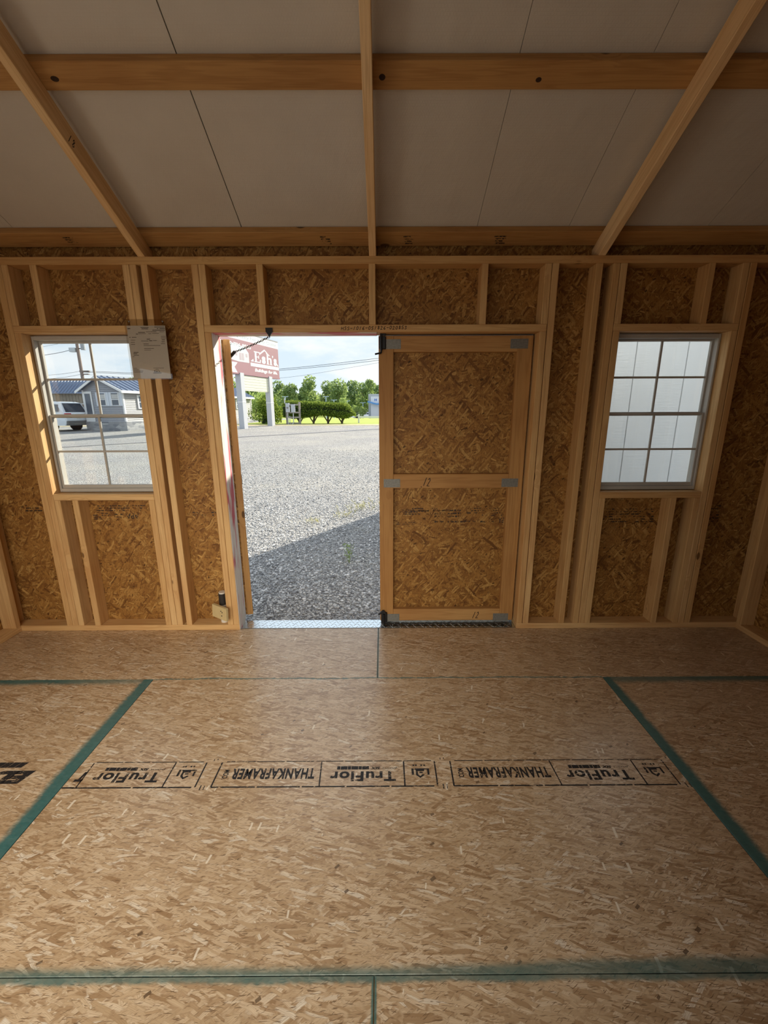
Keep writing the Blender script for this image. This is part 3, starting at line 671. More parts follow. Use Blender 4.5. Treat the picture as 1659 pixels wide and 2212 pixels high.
# ------------------------------------------------------------------ windows
def window(idx, x0, x1, label):
    root = struct('window_%d' % idx, ((x0 + x1) / 2, 2.57, SZ1), label, 'window')
    z0, z1 = SZ1 + .004, HZ0 - .006; x0 += .003; x1 -= .003
    V = M['vinyl']
    # outer frame in the plane of the sheathing
    f = MB(); fw_ = .012; ya, yb = 2.545, 2.612
    f.cbox(x0, x0 + fw_, ya, yb, z0, z1, .002); f.cbox(x1 - fw_, x1, ya, yb, z0, z1, .002)
    f.cbox(x0 + fw_, x1 - fw_, ya, yb, z1 - .022, z1, .002); f.cbox(x0 + fw_, x1 - fw_, ya, yb, z0, z0 + .022, .002)
    f.build('window_frame', V, root)
    zm = 1.377
    def sash(nm, za, zb, y, side):
        s = MB(); w_ = side
        a, b = x0 + fw_, x1 - fw_
        s.cbox(a, a + w_, y, y + .018, za, zb, .0015); s.cbox(b - w_, b, y, y + .018, za, zb, .0015)
        s.cbox(a + w_, b - w_, y, y + .018, za, za + .022, .0015); s.cbox(a + w_, b - w_, y, y + .018, zb - .012, zb, .0015)
        so_ = s.build(nm, V, root)
        ga, gb = a + w_, b - w_; gc, gd = za + .022, zb - .012
        m1 = MB().cbox((ga + gb) / 2 - .006, (ga + gb) / 2 + .006, y + .004, y + .014, gc, gd, .001); m1.build('muntin', V, so_)
        m2 = MB().cbox(ga, gb, y + .003, y + .0135, (gc + gd) / 2 - .006, (gc + gd) / 2 + .006, .001); m2.build('muntin', V, so_)
        for i in (0, 1):
            for j in (0, 1):
                pa = ga if i == 0 else (ga + gb) / 2; pb = (ga + gb) / 2 if i == 0 else gb
                qa = gc if j == 0 else (gc + gd) / 2; qb = (gc + gd) / 2 if j == 0 else gd
                MB().box(pa, pb, y + .0085, y + .0095, qa, qb).build('pane', M['glass'], so_)
    sash('upper_sash', zm - .004, z1 - .022, 2.580, .010)
    sash('lower_sash', z0 + .022, zm + .013, 2.556, .012)
    return root
window(1, LW0, LW1, 'white framed eight pane window at the left of the doorway')
window(2, RW0, RW1, 'white framed eight pane window at the right looking onto a white wall')

# ------------------------------------------------------------------ doors
LEAFW, LZ0, LZ1 = 0.892, 0.028, 1.826
def leaf(idx, label, mirror, place):
    """leaf built with its hinge edge at x=0 (inner face y=0, thickness to +y); place maps it into the doorway"""
    root = bpy.data.objects.new('door_%d' % idx, None); COL.objects.link(root); root['kind'] = 'structure'; root['label'] = label; root['category'] = 'door'
    R = (lambda a, b: (-b, -a)) if mirror else (lambda a, b: (a, b))
    sw = .088
    def board(nm, a, b, z0, z1):
        a, b = R(a, b)
        if z1 - z0 > b - a: o = lumber(nm, ((a + b) / 2, T / 2, z0), ((a + b) / 2, T / 2, z1), b - a - .0008, T, (1, 0, 0), None, M['lumber_brown'])
        else: o = lumber(nm, (a, T / 2, (z0 + z1) / 2), (b, T / 2, (z0 + z1) / 2), T, z1 - z0, (0, 1, 0), None, M['lumber_brown'])
        attach(o, root); return o
    board('stile', 0, sw, LZ0, LZ1); board('stile', LEAFW - sw, LEAFW, LZ0, LZ1)
    board('rail', sw, LEAFW - sw, LZ1 - .088, LZ1); board('rail', sw, LEAFW - sw, .937, 1.026); board('rail', sw, LEAFW - sw, LZ0, .112)
    a, b = R(0.004, LEAFW - .004)
    for z0, z1, off in ((LZ0 + .004, .98, (5.3, 2.1)), (.981, LZ1 - .004, (5.3, 2.1))):
        MB().box(a, b, T, T + .011, z0, z1).build('door_panel', M['wallosb'], root, uvoff=off)
    MB().box(a, b, T + .0112, T + .016, .003, LZ1).build('outside_panel', M['white'], root)
    def tp(cx, cz, w_=.102, h_=.053):
        x = -cx if mirror else cx
        m = MB().box(x - w_ / 2, x + w_ / 2, -.0016, 0.0, cz - h_ / 2, cz + h_ / 2)
        for i in range(11):
            for j in range(7):
                px_ = x - w_ / 2 + (i + .5) * w_ / 11; pz_ = cz - h_ / 2 + (j + .5) * h_ / 7
                m.box(px_ - .0022, px_ + .0022, -.0024, -.0016, pz_ - .0012, pz_ + .0012)
        m.build('tie_plate', M['plate'], root)
    for cx in (sw - .008, LEAFW - sw + .01):
        tp(cx, 1.781); tp(cx, .970); tp(cx, .052)
    root.matrix_basis = place
    return root
d2 = leaf(2, 'closed right hand door leaf of lumber and strand board', True, Matrix.Translation((DX1 - .010, 2.548, 0)))
# handwriting on the closed leaf
b = MB(); strokes(b, '12', (0.250, 2.5474, 0.955), (1, 0, -.25), (.22, 0, 1), .045, .050, .004); strokes(b, '.', (.235, 2.5474, .945), (1, 0, 0), (0, 0, 1), .03, .03, .005)
b.build('marker_number', M['marker'], d2)
b = MB(); strokes(b, '12', (0.598, 2.5474, 0.045), (1, 0, -.1), (.22, 0, 1), .045, .045, .004); b.build('marker_number', M['marker'], d2)
rs = random.Random(3)
b = MB()
for (x0, w_, z0, h_, rows) in ((.105, .14, .755, .04, 3), (.15, .2, .775, .03, 2), (.32, .18, .735, .06, 3), (.53, .24, .745, .06, 4), (.30, .42, .700, .02, 1), (.08, .17, .690, .02, 2)):
    scribble(b, (x0, YI + .0112, z0), (1, 0, 0), (0, 0, 1), w_, h_, rows, rs, .8)
quad(b, (.20, YI + .0112, .782), (1, 0, 0), (0, 0, 1), 0, .21, 0, .004)
put_text(b, 'APA', (.80, YI + .0112, .735), (-1, 0, 0), (0, 0, -1), .055, .035, .01)
o = b.build('grade_stamp', M['inkfaint'], d2)
for k, vx in enumerate(o.data.vertices): pass
o.location.y = 2.548 + T - .0004
# slide bolts on the closed leaf
b = MB(); b.cbox(-.019, .021, 2.536, 2.548, 1.752, 1.822, .004); b.tube((-.006, 2.533, 1.745), (-.006, 2.533, 1.842), .007); b.tube((-.006, 2.529, 1.750), (-.006, 2.529, 1.732), .005)
b.tube((-.006, 2.529, 1.732), (-.042, 2.524, 1.724), .005); b.cbox(-.012, .022, 2.532, 2.548, 1.826, 1.836, .002)
b.build('slide_bolt', M['black'], d2)
b = MB(); b.cbox(-.016, .024, 2.534, 2.548, .012, .095, .004); b.tube((.004, 2.531, -.002), (.004, 2.531, .085), .007)
b.prism([(-.036, .086), (-.030, .080), (-.012, .092), (.022, .086), (.004, .112), (-.006, .112)], 2.526, 2.538, lambda a, c, d: (a, d, c))
b.build('slide_bolt', M['black'], d2)
# open leaf: hinged at the left jamb, swung outwards past the square
ang = math.radians(90 + 19)
pl = Matrix.Translation((-.912, 2.652, 0)) @ Matrix.Rotation(ang, 4, 'Z')
# inner face must look towards +x when opened: build unmirrored, hinge edge faces the room
d1 = leaf(1, 'left hand door leaf swung open outwards seen on its hinge edge', False, pl @ Matrix.Rotation(0, 4, 'Z'))

# tread plate in the doorway
tp_ = struct('threshold_trim', (-.036, 2.55, 0), 'raised pattern aluminium tread plate across the doorway sill', 'threshold')
MB().cbox(DX0 + .001, DX1 - .001, D + .018, YO + .012, -.017, .0015, .001).build('tread_plate', M['alu'], tp_)
b = MB(); k = 0
xx = DX0 + .02
while xx < DX1 - .02:
    for r, yy in enumerate((2.517, 2.545, 2.573, 2.600)):
        s = 1 if (k + r) % 2 else -1
        st = len(b.v); b.cbox(-.012, .012, -.0028, .0028, .0012, .0032, .0008)
        b.xform(Matrix.Translation((xx + (.012 if r % 2 else 0), yy, 0)) @ Matrix.Rotation(s * math.radians(45), 4, 'Z'), st)
    xx += .026; k += 1
b.build('tread_lugs', M['alu'], tp_, kind='stuff')

# ------------------------------------------------------------------ small things on the wall
b = MB(); strokes(b, 'HSS-1016-051826-020853', (-.229, D - .0004, 1.846), (1, 0, .012), (.12, 0, 1), .370, .017, .0028)
b.build('marker_number', M['marker'], wf)
# printed paper in a clear sleeve
pp = thing('paper_notice', 'white printed sheet in a clear sleeve tacked to the studs beside the left window', 'paper', (-1.311, D - .002, 1.593))
MB().box(-1.418, -1.205, D - .0032, D - .0022, 1.593, 1.872).build('sheet', M['paper'], pp)
b = MB(); b.box(-1.428, -1.196, D - .0050, D - .0046, 1.588, 1.905); b.build('clear_sleeve', M['plastic'], pp)
b = MB(); rs = random.Random(5)
org = (-1.418, D - .0034, 1.593); xd = (1, 0, 0); yd = (0, 0, 1)
def dash(u0, u1, v, h=.0028): quad(b, org, xd, yd, u0 * .213, u1 * .213, v * .279 - h / 2, v * .279 + h / 2)
for u0, u1, v in ((.02, .09, .945), (.36, .57, .965), (.38, .55, .94), (.72, .98, .972), (.78, .82, .945), (.85, .99, .945), (.66, .99, .915), (.28, .46, .875), (.48, .62, .885), (.62, .76, .885), (.84, .97, .885), (.22, .27, .845), (.28, .48, .85), (.54, .62, .85), (.64, .82, .855),
                 (.10, .22, .785), (.03, .07, .785), (.86, .99, .80), (.86, .99, .77), (.48, .57, .75), (.33, .52, .715), (.54, .62, .72), (.64, .74, .722), (.06, .18, .73), (.87, .96, .735), (.05, .16, .69), (.86, .95, .70), (.38, .52, .66), (.84, .95, .665), (.05, .16, .65), (.38, .82, .63), (.38, .64, .575), (.38, .56, .545), (.09, .22, .50), (.08, .18, .475), (.08, .22, .445), (.05, .10, .42),
                 (.03, .12, .195), (.03, .16, .17), (.03, .28, .145), (.03, .26, .12), (.56, .84, .20)):
    dash(u0, u1, v, rs.choice((.0022, .0028, .0036)))
put_text(b, "Esh's", (-1.418 + .57 * .213, D - .0034, 1.593 + .118 * .279), xd, yd, .033, .012, .03)
dash(.54, .76, .105, .004)
b.add([Vector(org) + Vector(xd) * (u * .213) + Vector(yd) * (v * .279) for u, v in ((.60, .165), (.65, .185), (.70, .165), (.70, .158), (.65, .176), (.60, .158))], [(0, 1, 2, 3, 4, 5)])
b.build('printed_text', M['inkp'], pp, kind='stuff')
for x in (-1.40, -1.215): MB().tube((x, D - .007, 1.893), (x, D - .001, 1.893), .004, .004, 8).build('tack', M['plate'], pp)

# safety chain: hook plate on header, chain, spring on open leaf
ch = thing('door_chain', 'dark steel door chain stretched from the header hook to the open leaf', 'chain', (-.63, D, 1.80))
b = MB(); b.prism([(-.648, 1.858), (-.610, 1.858), (-.610, 1.838), (-.622, 1.822), (-.629, 1.808), (-.636, 1.822), (-.648, 1.838)], D - .010, D - .0005, lambda a, c, d: (a, d, c)); b.build('hook_plate', M['black'], ch)
pA = Vector((-.629, D - .006, 1.812)); pB = Vector((-.893, 2.665, 1.757)); pC = Vector((-.955, 2.75, 1.736))
n = 22; dv = (pB - pA); dn = dv.normalized(); sdv = dn.orthogonal().normalized(); tdv = dn.cross(sdv)
me_link = None
for i in range(n):
    t = (i + .5) / n; c = pA + dv * t - Vector((0, 0, 1)) * (.004 * 4 * t * (1 - t))
    q = sdv if i % 2 else tdv; r_ = dn.cross(q)
    mt = Matrix(((dn.x, q.x, r_.x, c.x), (dn.y, q.y, r_.y, c.y), (dn.z, q.z, r_.z, c.z), (0, 0, 0, 1)))
    if me_link is None:
        o = MB().torus(Matrix.Identity(4), .0050, .0017, 1.7, 10, 5).build('chain_link', M['chain'], None, origin=(0, 0, 0)); me_link = o.data
    else:
        o = bpy.data.objects.new('chain_link', me_link); COL.objects.link(o)
    o.matrix_basis = mt; attach(o, ch)
b = MB(); ax = (pC - pB).normalized(); s1 = ax.orthogonal().normalized(); s2 = ax.cross(s1); L = (pC - pB).length
pts = [pB + ax * (L * i / 160) + (s1 * math.cos(i * .8) + s2 * math.sin(i * .8)) * .008 for i in range(161)]
b.path(pts, .0019, 5); b.tube(pB, pC, .005, .005, 8); b.build('spring', M['black'], ch)

# pipe stub and cream block low on the left of the doorway
pv_ = thing('pipe_stub', 'white plastic pipe stub with dark collar standing behind a cream block left of the doorway', 'pipe', (-1.066, 2.535, T))
b = MB(); b.tube((-1.066, 2.535, T), (-1.066, 2.535, .11), .0235, n=20); b.tube((-1.066, 2.535, .110), (-1.066, 2.535, .252), .021, n=20); b.build('pipe', M['pvc'], pv_, smooth=False)
b = MB(); b.tube((-1.066, 2.535, .165), (-1.066, 2.535, .242), .0245, n=20); b.build('pipe_collar', M['dark'], pv_)
b = MB(); b.cbox(-.064, .064, -.010, .010, 0, .088, .002); b.xform(Matrix.Translation((-1.062, 2.462, .098)) @ Matrix.Rotation(math.radians(-28), 4, 'Z') @ Matrix.Rotation(math.radians(4), 4, 'Y'))
blk = b.build('wood_block', M['cream']); tag(blk, 'cream block nailed across the stud in front of the pipe stub', 'block')
b = MB()
for dx, dz in ((.022, .060), (.032, .052), (.026, .028)):
    c = Matrix.Translation((-1.062, 2.462, .098)) @ Matrix.Rotation(math.radians(-28), 4, 'Z') @ Vector((dx, -.0104, dz))
    b.tube(c, c + Vector((-.0003, -.0008, 0)), .004, .004, 8)
b.build('nail_hole', M['dark'], blk)

# ------------------------------------------------------------------ writing on the floor sheets
def floor_print(x0, parent, parts=('frame', 'left', 'mid', 'right')):
    b = MB(); z = .0006
    o3 = Vector((0, 0, z)); X_, Y_ = Vector((-1, 0, 0)), Vector((0, -1, 0))     # reading direction runs to -x, letter tops to -y
    def line(xa, ya, xb, yb, th=.0055, cut=6):
        p, q = Vector((xa, ya, z)), Vector((xb, yb, z)); d = (q - p).normalized(); n_ = Vector((-d.y, d.x, 0)) * th / 2
        L_ = (q - p).length; k_ = max(1, int(L_ * cut))
        for i in range(k_):
            a_ = p + d * (L_ * i / k_ + (.004 if i else 0)); c_ = p + d * (L_ * (i + 1) / k_ - .003)
            b.add([a_ - n_, c_ - n_, c_ + n_, a_ + n_], [(0, 1, 2, 3)])
    ya, yb = 1.302, 1.421
    xa, xs1, xs2, xb = x0, x0 + .418, x0 + .750, x0 + .877
    lo = max(xa, SEAM_L + .04)
    line(lo, ya, xb - .01, ya); line(lo + .02, yb, xb - .01, yb, .0035, 9)
    if xa > SEAM_L: line(xa, ya, xa + .002, yb, .006, 3)
    line(xs1, ya, xs1 - .006, yb, .005, 4); line(xs2, ya, xs2, yb, .0055, 5); line(xb, ya, xb, yb, .0055, 3)
    # small tick marks after each unit
    line(xb + .022, ya - .012, xb + .022, ya + .012, .004); line(xb + .036, ya - .012, xb + .036, ya + .010, .003); line(xb + .026, yb + .005, xb + .026, yb + .017, .003); line(xb + .04, yb + .008, xb + .04, yb + .019, .003)
    if xa > SEAM_L:
        put_text(b, 'THANKAFRAMER', (x0 + .392, 1.387, z), X_, Y_, .332, .050, .035, spacing=1.12)
        put_text(b, '.COM', (x0 + .026, 1.336, z), (0, 1, 0), (-1, 0, 0) if False else (1, 0, 0), .046, .022, .03)
    put_text(b, 'TruFlor', (x0 + .716, 1.371, z), X_, Y_, .262, .046, .032, 0, 1.10)
    put_text(b, 'point', (x0 + .722, 1.391, z), X_, Y_, .062, .011, .0, .25)
    put_text(b, 'SIX', (x0 + .654, 1.392, z), X_, Y_, .040, .012, .05, .25)
    # solid bar with knocked out dashes
    for i in range(9): quad(b, (x0 + .608, 1.3955, z), X_, Y_, i * .0145, i * .0145 + (.0128 if i % 3 else .0145), 0, .016 if i % 2 else .0155)
    # boxed mark: bar, shield, bar
    cx = x0 + .815
    quad(b, (cx + .036, 1.383, z), X_, Y_, 0, .008, 0, .030, .0); quad(b, (cx - .026, 1.383, z), X_, Y_, 0, .009, 0, .030)
    quad(b, (cx + .030, 1.383, z), X_, Y_, 0, .052, 0, .006)
    b.add([(cx + .016, 1.377, z), (cx - .018, 1.377, z), (cx - .018, 1.352, z), (cx - .002, 1.338, z), (cx + .016, 1.352, z), (cx + .010, 1.356, z), (cx - .002, 1.347, z), (cx - .010, 1.356, z), (cx - .010, 1.370, z), (cx + .016, 1.370, z)], [(0, 1, 2, 3, 4, 5, 6, 7, 8, 9)])
    quad(b, (cx + .010, 1.366, z), X_, Y_, 0, .014, 0, .005)
    for i, dx in enumerate((.022, .010, -.012, -.022)): quad(b, (cx + dx, 1.402, z), X_, Y_, 0, .007, 0, .007)
    # clip to the sheet
    lim0, lim1 = SEAM_L + .002, SEAM_R - .002
    b.f = [q for q in b.f if all(lim0 < b.v[i][0] < lim1 for i in q)]
    used = sorted({i for q in b.f for i in q}); mp = {o_: n_ for n_, o_ in enumerate(used)}
    b.v = [b.v[i] for i in used]; b.f = [tuple(mp[i] for i in q) for q in b.f]
    o = b.build('stamped_print', M['ink'], parent); return o
for x0 in (-1.609, -.670, .270): floor_print(x0, main_sheet)
b = MB(); z = .0006
line_w = .006
b.add([(SEAM_L + .003, 1.3, z), (SEAM_L + .05, 1.3, z), (SEAM_L + .05, 1.306, z), (SEAM_L + .003, 1.306, z)], [(0, 1, 2, 3)])
put_text(b, 'T', (-1.188, 1.375, z), (-1, 0, 0), (0, -1, 0), .035, .045, .05, .2)
b.build('stamped_print', M['ink'], main_sheet)
b = MB()
put_text(b, 'EDGE', (-1.408, 1.384, z), (-1, 0, 0), (0, -1, 0), .34, .062, .07, .25)
for i in range(9): quad(b, (-1.470 - i * .03, 1.424, z), (-1, 0, 0), (0, -1, 0), 0, .0285, 0, .026, .012)
b.build('stamped_print', M['ink'], left_sheet)

# faint grade stamps on the wall sheathing, framing and rafter
def wall_stamp(x0, x1, z0, z1, rows, seed, txt=None):
    b = MB(); rs = random.Random(seed); y = YI - .0005
    scribble(b, (x0, y, z0), (1, 0, 0), (0, 0, 1), x1 - x0, z1 - z0, rows, rs, .8)
    for s, xa, za, w_, h_ in (txt or []): put_text(b, s, (xa, y, za), (-1, 0, 0), (0, 0, -1), w_, h_, .02)
    b.build('grade_stamp', M['inkfaint'], wf)
wall_stamp(-1.83, -1.45, .79, .835, 3, 1); wall_stamp(-1.86, -1.74, .735, .785, 4, 2)
wall_stamp(-1.72, -1.66, .745, .78, 2, 12, [('APA', -1.56, .778, .085, .036)])
wall_stamp(-2.28, -2.11, .79, .84, 3, 3); wall_stamp(-1.22, -1.05, .755, .79, 2, 4); wall_stamp(1.37, 1.74, .70, .80, 6, 5); wall_stamp(2.06, 2.16, .70, .82, 6, 6)
wall_stamp(-1.235, -1.17, 1.78, 1.81, 3, 7)
b = MB(); rs = random.Random(9); u_ = Vector((0, 1, -.5)).normalized()
for xc, w_ in ((-2.36, .06), (-1.70, .07), (-.33, .05), (.115, .06), (.60, .07)):
    zc = roof_z(2.492, .0990)
    for r in range(4): 
        if rs.random() < .9: quad(b, Vector((xc + r * .004, 2.492, zc)) + u_ * (.014 * r), (1, 0, 0), u_, 0, w_ * rs.uniform(.6, 1), 0, .008)
b.build('grade_stamp', M['inkfaint'], ce)
b = MB(); strokes(b, '18', (RX[0] + T / 2 + .0006, 1.995, roof_z(1.995, .018)), (0, .894, -.447), (0, .447, .894), .04, .036, .003)
b.build('marker_number', M['marker'], ce)
# dark knots in the main purlin
for xk, yk, r1, r2 in ((-1.215, 1.887, .015, .009), (0.004, 1.884, .012, .010), (.590, 1.892, .011, .008)):
    zk = roof_z(yk, .0993); c = Vector((xk, yk, zk)); nn = -up * .0006
    MB().prism([(r1 * math.cos(t * .5236), r2 * math.sin(t * .5236)) for t in range(12)], 0.0, 1.0, lambda a, q, d: tuple(c + Vector((a, 0, 0)) + sl * q + nn * d)).build('knot', M['knot'], ce)

# ------------------------------------------------------------------ white shed next door (seen through the right window)
def siding_mat():
    m, nt, out = newmat('white_embossed_siding')
    v0 = nd(nt, 'ShaderNodeUVMap').outputs[0]
    n1 = noise(nt, tmap(nt, v0, scale=(9, 1, 1)), 60, 4, 0.6); n2 = noise(nt, tmap(nt, v0, scale=(1.0, 1.6, 1)), 5, 2)
    h = mth(nt, 'MULTIPLY', n1, mapr(nt, n2, .4, .62, .1, 1.0))
    principled(nt, out, (0.86, 0.86, 0.85), 0.5, spec=0.35, height=h, bump=0.55, dist=0.006)
    return m
M['siding'] = siding_mat()
ns = thing('neighbour_shed', 'white panelled shed standing close outside the right window', 'shed', (3.4, 5.55, -.25))
NX0, NX1, NY0, NY1 = 0.90, 6.1, 3.43, 7.67
MB().box(NX0 + .012, NX1 - .012, NY0 + .012, NY1 - .012, -.30, 2.42).build('shed_body', M['white'], ns)
g0 = 1.983 - .404 * 3
edges = [NX0] + [g0 + .404 * i for i in range(1, 14) if g0 + .404 * i < NX1 - .1] + [NX1]
for a, c in zip(edges[:-1], edges[1:]):
    MB().cbox(a + .0035, c - .0035, NY0, NY0 + .0115, -.25, 2.42, .002).build('siding_panel', M['siding'], ns)
k = 0; y = NY0
while y < NY1 - .01:
    y2 = min(NY1, y + .404); MB().cbox(NX0, NX0 + .0115, y + .0035, y2 - .0035, -.25, 2.42, .002).build('siding_panel', M['siding'], ns); y = y2
b = MB(); b.prism([(NY0 - .1, 2.40), (NY1 + .1, 2.40), ((NY0 + NY1) / 2, 2.92)], NX0 - .06, NX1 + .06, lambda a, c, d: (d, a, c)); b.build('shed_roof', plain('grey_roof_metal', (0.32, 0.33, 0.35), 0.5, .3), ns)

# ------------------------------------------------------------------ foliage
def leaf_mat(name, ca, cb, trans=0.45):
    m, nt, out = newmat(name)
    r = nd(nt, 'ShaderNodeNewGeometry').outputs['Random Per Island']
    c = mixc(nt, r, ca, cb)
    d = nd(nt, 'ShaderNodeBsdfDiffuse', {'Color': c}); t = nd(nt, 'ShaderNodeBsdfTranslucent', {'Color': mixc(nt, 0.5, c, (0.42, 0.50, 0.10))})
    x = nd(nt, 'ShaderNodeMixShader', {0: trans, 1: d.outputs[0], 2: t.outputs[0]})
    nt.links.new(x.outputs[0], out.inputs[0]); return m
M['leafA'] = leaf_mat('tree_leaves', (0.16, 0.25, 0.11), (0.33, 0.43, 0.22))
M['leafB'] = leaf_mat('hazed_tree_leaves', (0.12, 0.20, 0.11), (0.26, 0.36, 0.21))  # greens lightened to paint in distance haze
M['leafC'] = leaf_mat('hedge_leaves', (0.055, 0.12, 0.02), (0.24, 0.32, 0.06), 0.35)
M['leafD'] = leaf_mat('pale_tree_leaves', (0.25, 0.36, 0.12), (0.42, 0.52, 0.22))
M['bark'] = plain('bark', (0.11, 0.085, 0.06), 0.9, var=.2)
def leaf_cloud(name, pts, size, mat, parent, flat=0.0):
    n = len(pts); a = RNG.normal(size=(n, 3)); a /= np.linalg.norm(a, axis=1)[:, None]
    b_ = np.cross(a, RNG.normal(size=(n, 3))); b_ /= np.linalg.norm(b_, axis=1)[:, None]
    s = size * RNG.uniform(.6, 1.4, (n, 1))
    V = np.stack([pts - a * s, pts - b_ * s * .55, pts + a * s, pts + b_ * s * .55], 1)
    o_ = pts.mean(0); o_[2] = pts[:, 2].min()
    me = bpy.data.meshes.new(name); me.from_pydata((V.reshape(-1, 3) - o_).tolist(), [], (np.arange(n * 4).reshape(-1, 4)).tolist())
    me.materials.append(mat); o = bpy.data.objects.new(name, me); COL.objects.link(o); o.location = o_
    attach(o, parent); o['kind'] = 'stuff'; return o
def blob_pts(n, cx, cy, z0, z1, r, nb, squash=1.0):
    out = []
    bl = []
    for i in range(nb):
        t = (i + .5) / nb; zz = z0 + (z1 - z0) * (0.12 + .80 * t); rad = r * (0.95 - .55 * abs(t - .35) ** 1.2)
        th = RNG.uniform(0, 6.28); d = rad * RNG.uniform(.15, .62)
        bl.append((cx + d * math.cos(th), cy + d * math.sin(th) * squash, zz, rad * RNG.uniform(.42, .70)))
    per = n // nb
    for (x, y, zz, q) in bl:
        u = RNG.normal(size=(per, 3)); u /= np.linalg.norm(u, axis=1)[:, None]
        rr_ = q * RNG.uniform(.55, 1.08, (per, 1)) ** .6
        out.append(np.array([x, y, zz]) + u * rr_ * np.array([1, 1, .85]))
    return np.concatenate(out)
def tree(x, y, zb, h, r, mat, n, leaf, label, nb=9, grp=None, name='tree'):
    root = thing(name, label, 'tree', (x, y, zb), grp)
    b = MB(); b.tube((x, y, zb), (x, y, zb + h * .45), h * .022, h * .014, 8)
    for i in range(4):
        t = RNG.uniform(0, 6.28); b.tube((x, y, zb + h * (.28 + .06 * i)), (x + math.cos(t) * r * .5, y + math.sin(t) * r * .5, zb + h * (.55 + .06 * i)), h * .010, h * .004, 6)
    b.build('trunk', M['bark'], root)
    leaf_cloud('crown', blob_pts(n, x, y, zb + h * .16, zb + h, r, nb), leaf, mat, root)
    return root
ZF = 0.372
# wooded skyline, left to right
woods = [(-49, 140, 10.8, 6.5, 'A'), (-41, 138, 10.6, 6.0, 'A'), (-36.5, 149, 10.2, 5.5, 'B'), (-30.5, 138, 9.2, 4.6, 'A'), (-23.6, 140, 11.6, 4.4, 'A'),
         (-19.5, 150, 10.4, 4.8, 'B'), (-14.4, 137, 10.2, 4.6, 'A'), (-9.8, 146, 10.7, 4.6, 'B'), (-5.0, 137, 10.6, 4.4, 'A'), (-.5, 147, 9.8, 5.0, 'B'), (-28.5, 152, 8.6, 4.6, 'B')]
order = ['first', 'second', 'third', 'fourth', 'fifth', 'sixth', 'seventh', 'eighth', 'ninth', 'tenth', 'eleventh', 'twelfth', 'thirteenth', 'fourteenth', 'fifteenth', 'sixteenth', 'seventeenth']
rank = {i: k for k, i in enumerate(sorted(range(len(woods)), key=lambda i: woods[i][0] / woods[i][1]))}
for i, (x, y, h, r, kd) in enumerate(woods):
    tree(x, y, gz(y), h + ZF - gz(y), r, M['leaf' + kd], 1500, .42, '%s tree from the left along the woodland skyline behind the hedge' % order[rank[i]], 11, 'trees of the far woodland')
for x, y, h, r, lab in ((-6.4, 70, 3.0, 1.4, 'pale green young tree just behind the right end of the hedge'), (-4.9, 77, 1.9, 1.1, 'low pale bush beside the parked white cars'), (-3.3, 72.5, 1.7, .9, 'small pale bush left of the white dealership building')):
    tree(x, y, gz(y), h + ZF - gz(y), r, M['leafD'], 700, .13, lab, 7)
tree(-13.9, 47, ZF, 3.0, 2.5, M['leafD'], 900, .16, 'bright green rounded bush in the distance behind the roadside sign', 8, name='bush')
tree(-33.5, 60, ZF, 5.2, 3.4, M['leafA'], 900, .22, 'green tree seen between the barn and the grey house', 9)
tree(-37.5, 62, ZF, 4.4, 2.6, M['leafA'], 700, .2, 'low green tree beside the barn roof edge', 8)
tree(-24.2, 50, ZF, 4.6, 2.4, M['leafA'], 700, .2, 'tree top showing over the ridge of the grey house', 8)

fw_ = thing('distant_wood', 'continuous belt of haze-paled trees filling the skyline behind the single trees', 'trees', (-30, 165, gz(165)), kind='stuff')
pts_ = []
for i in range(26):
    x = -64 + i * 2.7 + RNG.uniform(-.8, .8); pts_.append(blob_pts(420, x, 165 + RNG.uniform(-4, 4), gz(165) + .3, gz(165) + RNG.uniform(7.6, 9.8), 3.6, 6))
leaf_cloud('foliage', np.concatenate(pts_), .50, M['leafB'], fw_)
# clipped hedge: shell of leaves round a dark twiggy core on four trunks
hg = thing('hedge', 'long clipped green hedge with bare trunks behind the meter stand', 'hedge', (-5.0, 34.6, ZF))
def hedge_pts(n, x0, x1, yc, hw, z0f, z1f):
    out = []
    while len(out) < n:
        t = RNG.random(); x = x0 + (x1 - x0) * t; z0, z1 = z0f(t), z1f(t)
        w_ = hw * (1 - max(0, (abs(t - .5) - .38) / .12) ** 2 * .5)
        th = RNG.uniform(0, 6.283); q = RNG.uniform(.78, 1.06) + .06 * math.sin(t * 40) * math.cos(th * 3)
        zc, zr = (z0 + z1) / 2, (z1 - z0) / 2
        sgn = lambda v, p: math.copysign(abs(v) ** p, v)
        out.append((x + RNG.normal() * .05, yc + w_ * sgn(math.cos(th), .6) * q, zc + zr * sgn(math.sin(th), .6) * q))
    return np.array(out)
z1f = lambda t: 2.22 - .30 * t - 1.0 * max(0, (t - .86) / .14) ** 2 - .35 * max(0, (.06 - t) / .06)
z0f = lambda t: .92 - .12 * math.sin(t * 9) + .35 * max(0, (t - .86) / .14) ** 2
leaf_cloud('foliage', hedge_pts(11000, -8.0, -2.25, 34.6, .95, z0f, z1f), .062, M['leafC'], hg)
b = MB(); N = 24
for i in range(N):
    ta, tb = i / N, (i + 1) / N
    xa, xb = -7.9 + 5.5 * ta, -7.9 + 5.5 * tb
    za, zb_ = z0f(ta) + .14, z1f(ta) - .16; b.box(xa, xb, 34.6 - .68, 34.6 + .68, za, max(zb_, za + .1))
b.build('twig_core', plain('dark_foliage_core', (0.020, 0.035, 0.010), .95), hg, kind='stuff')
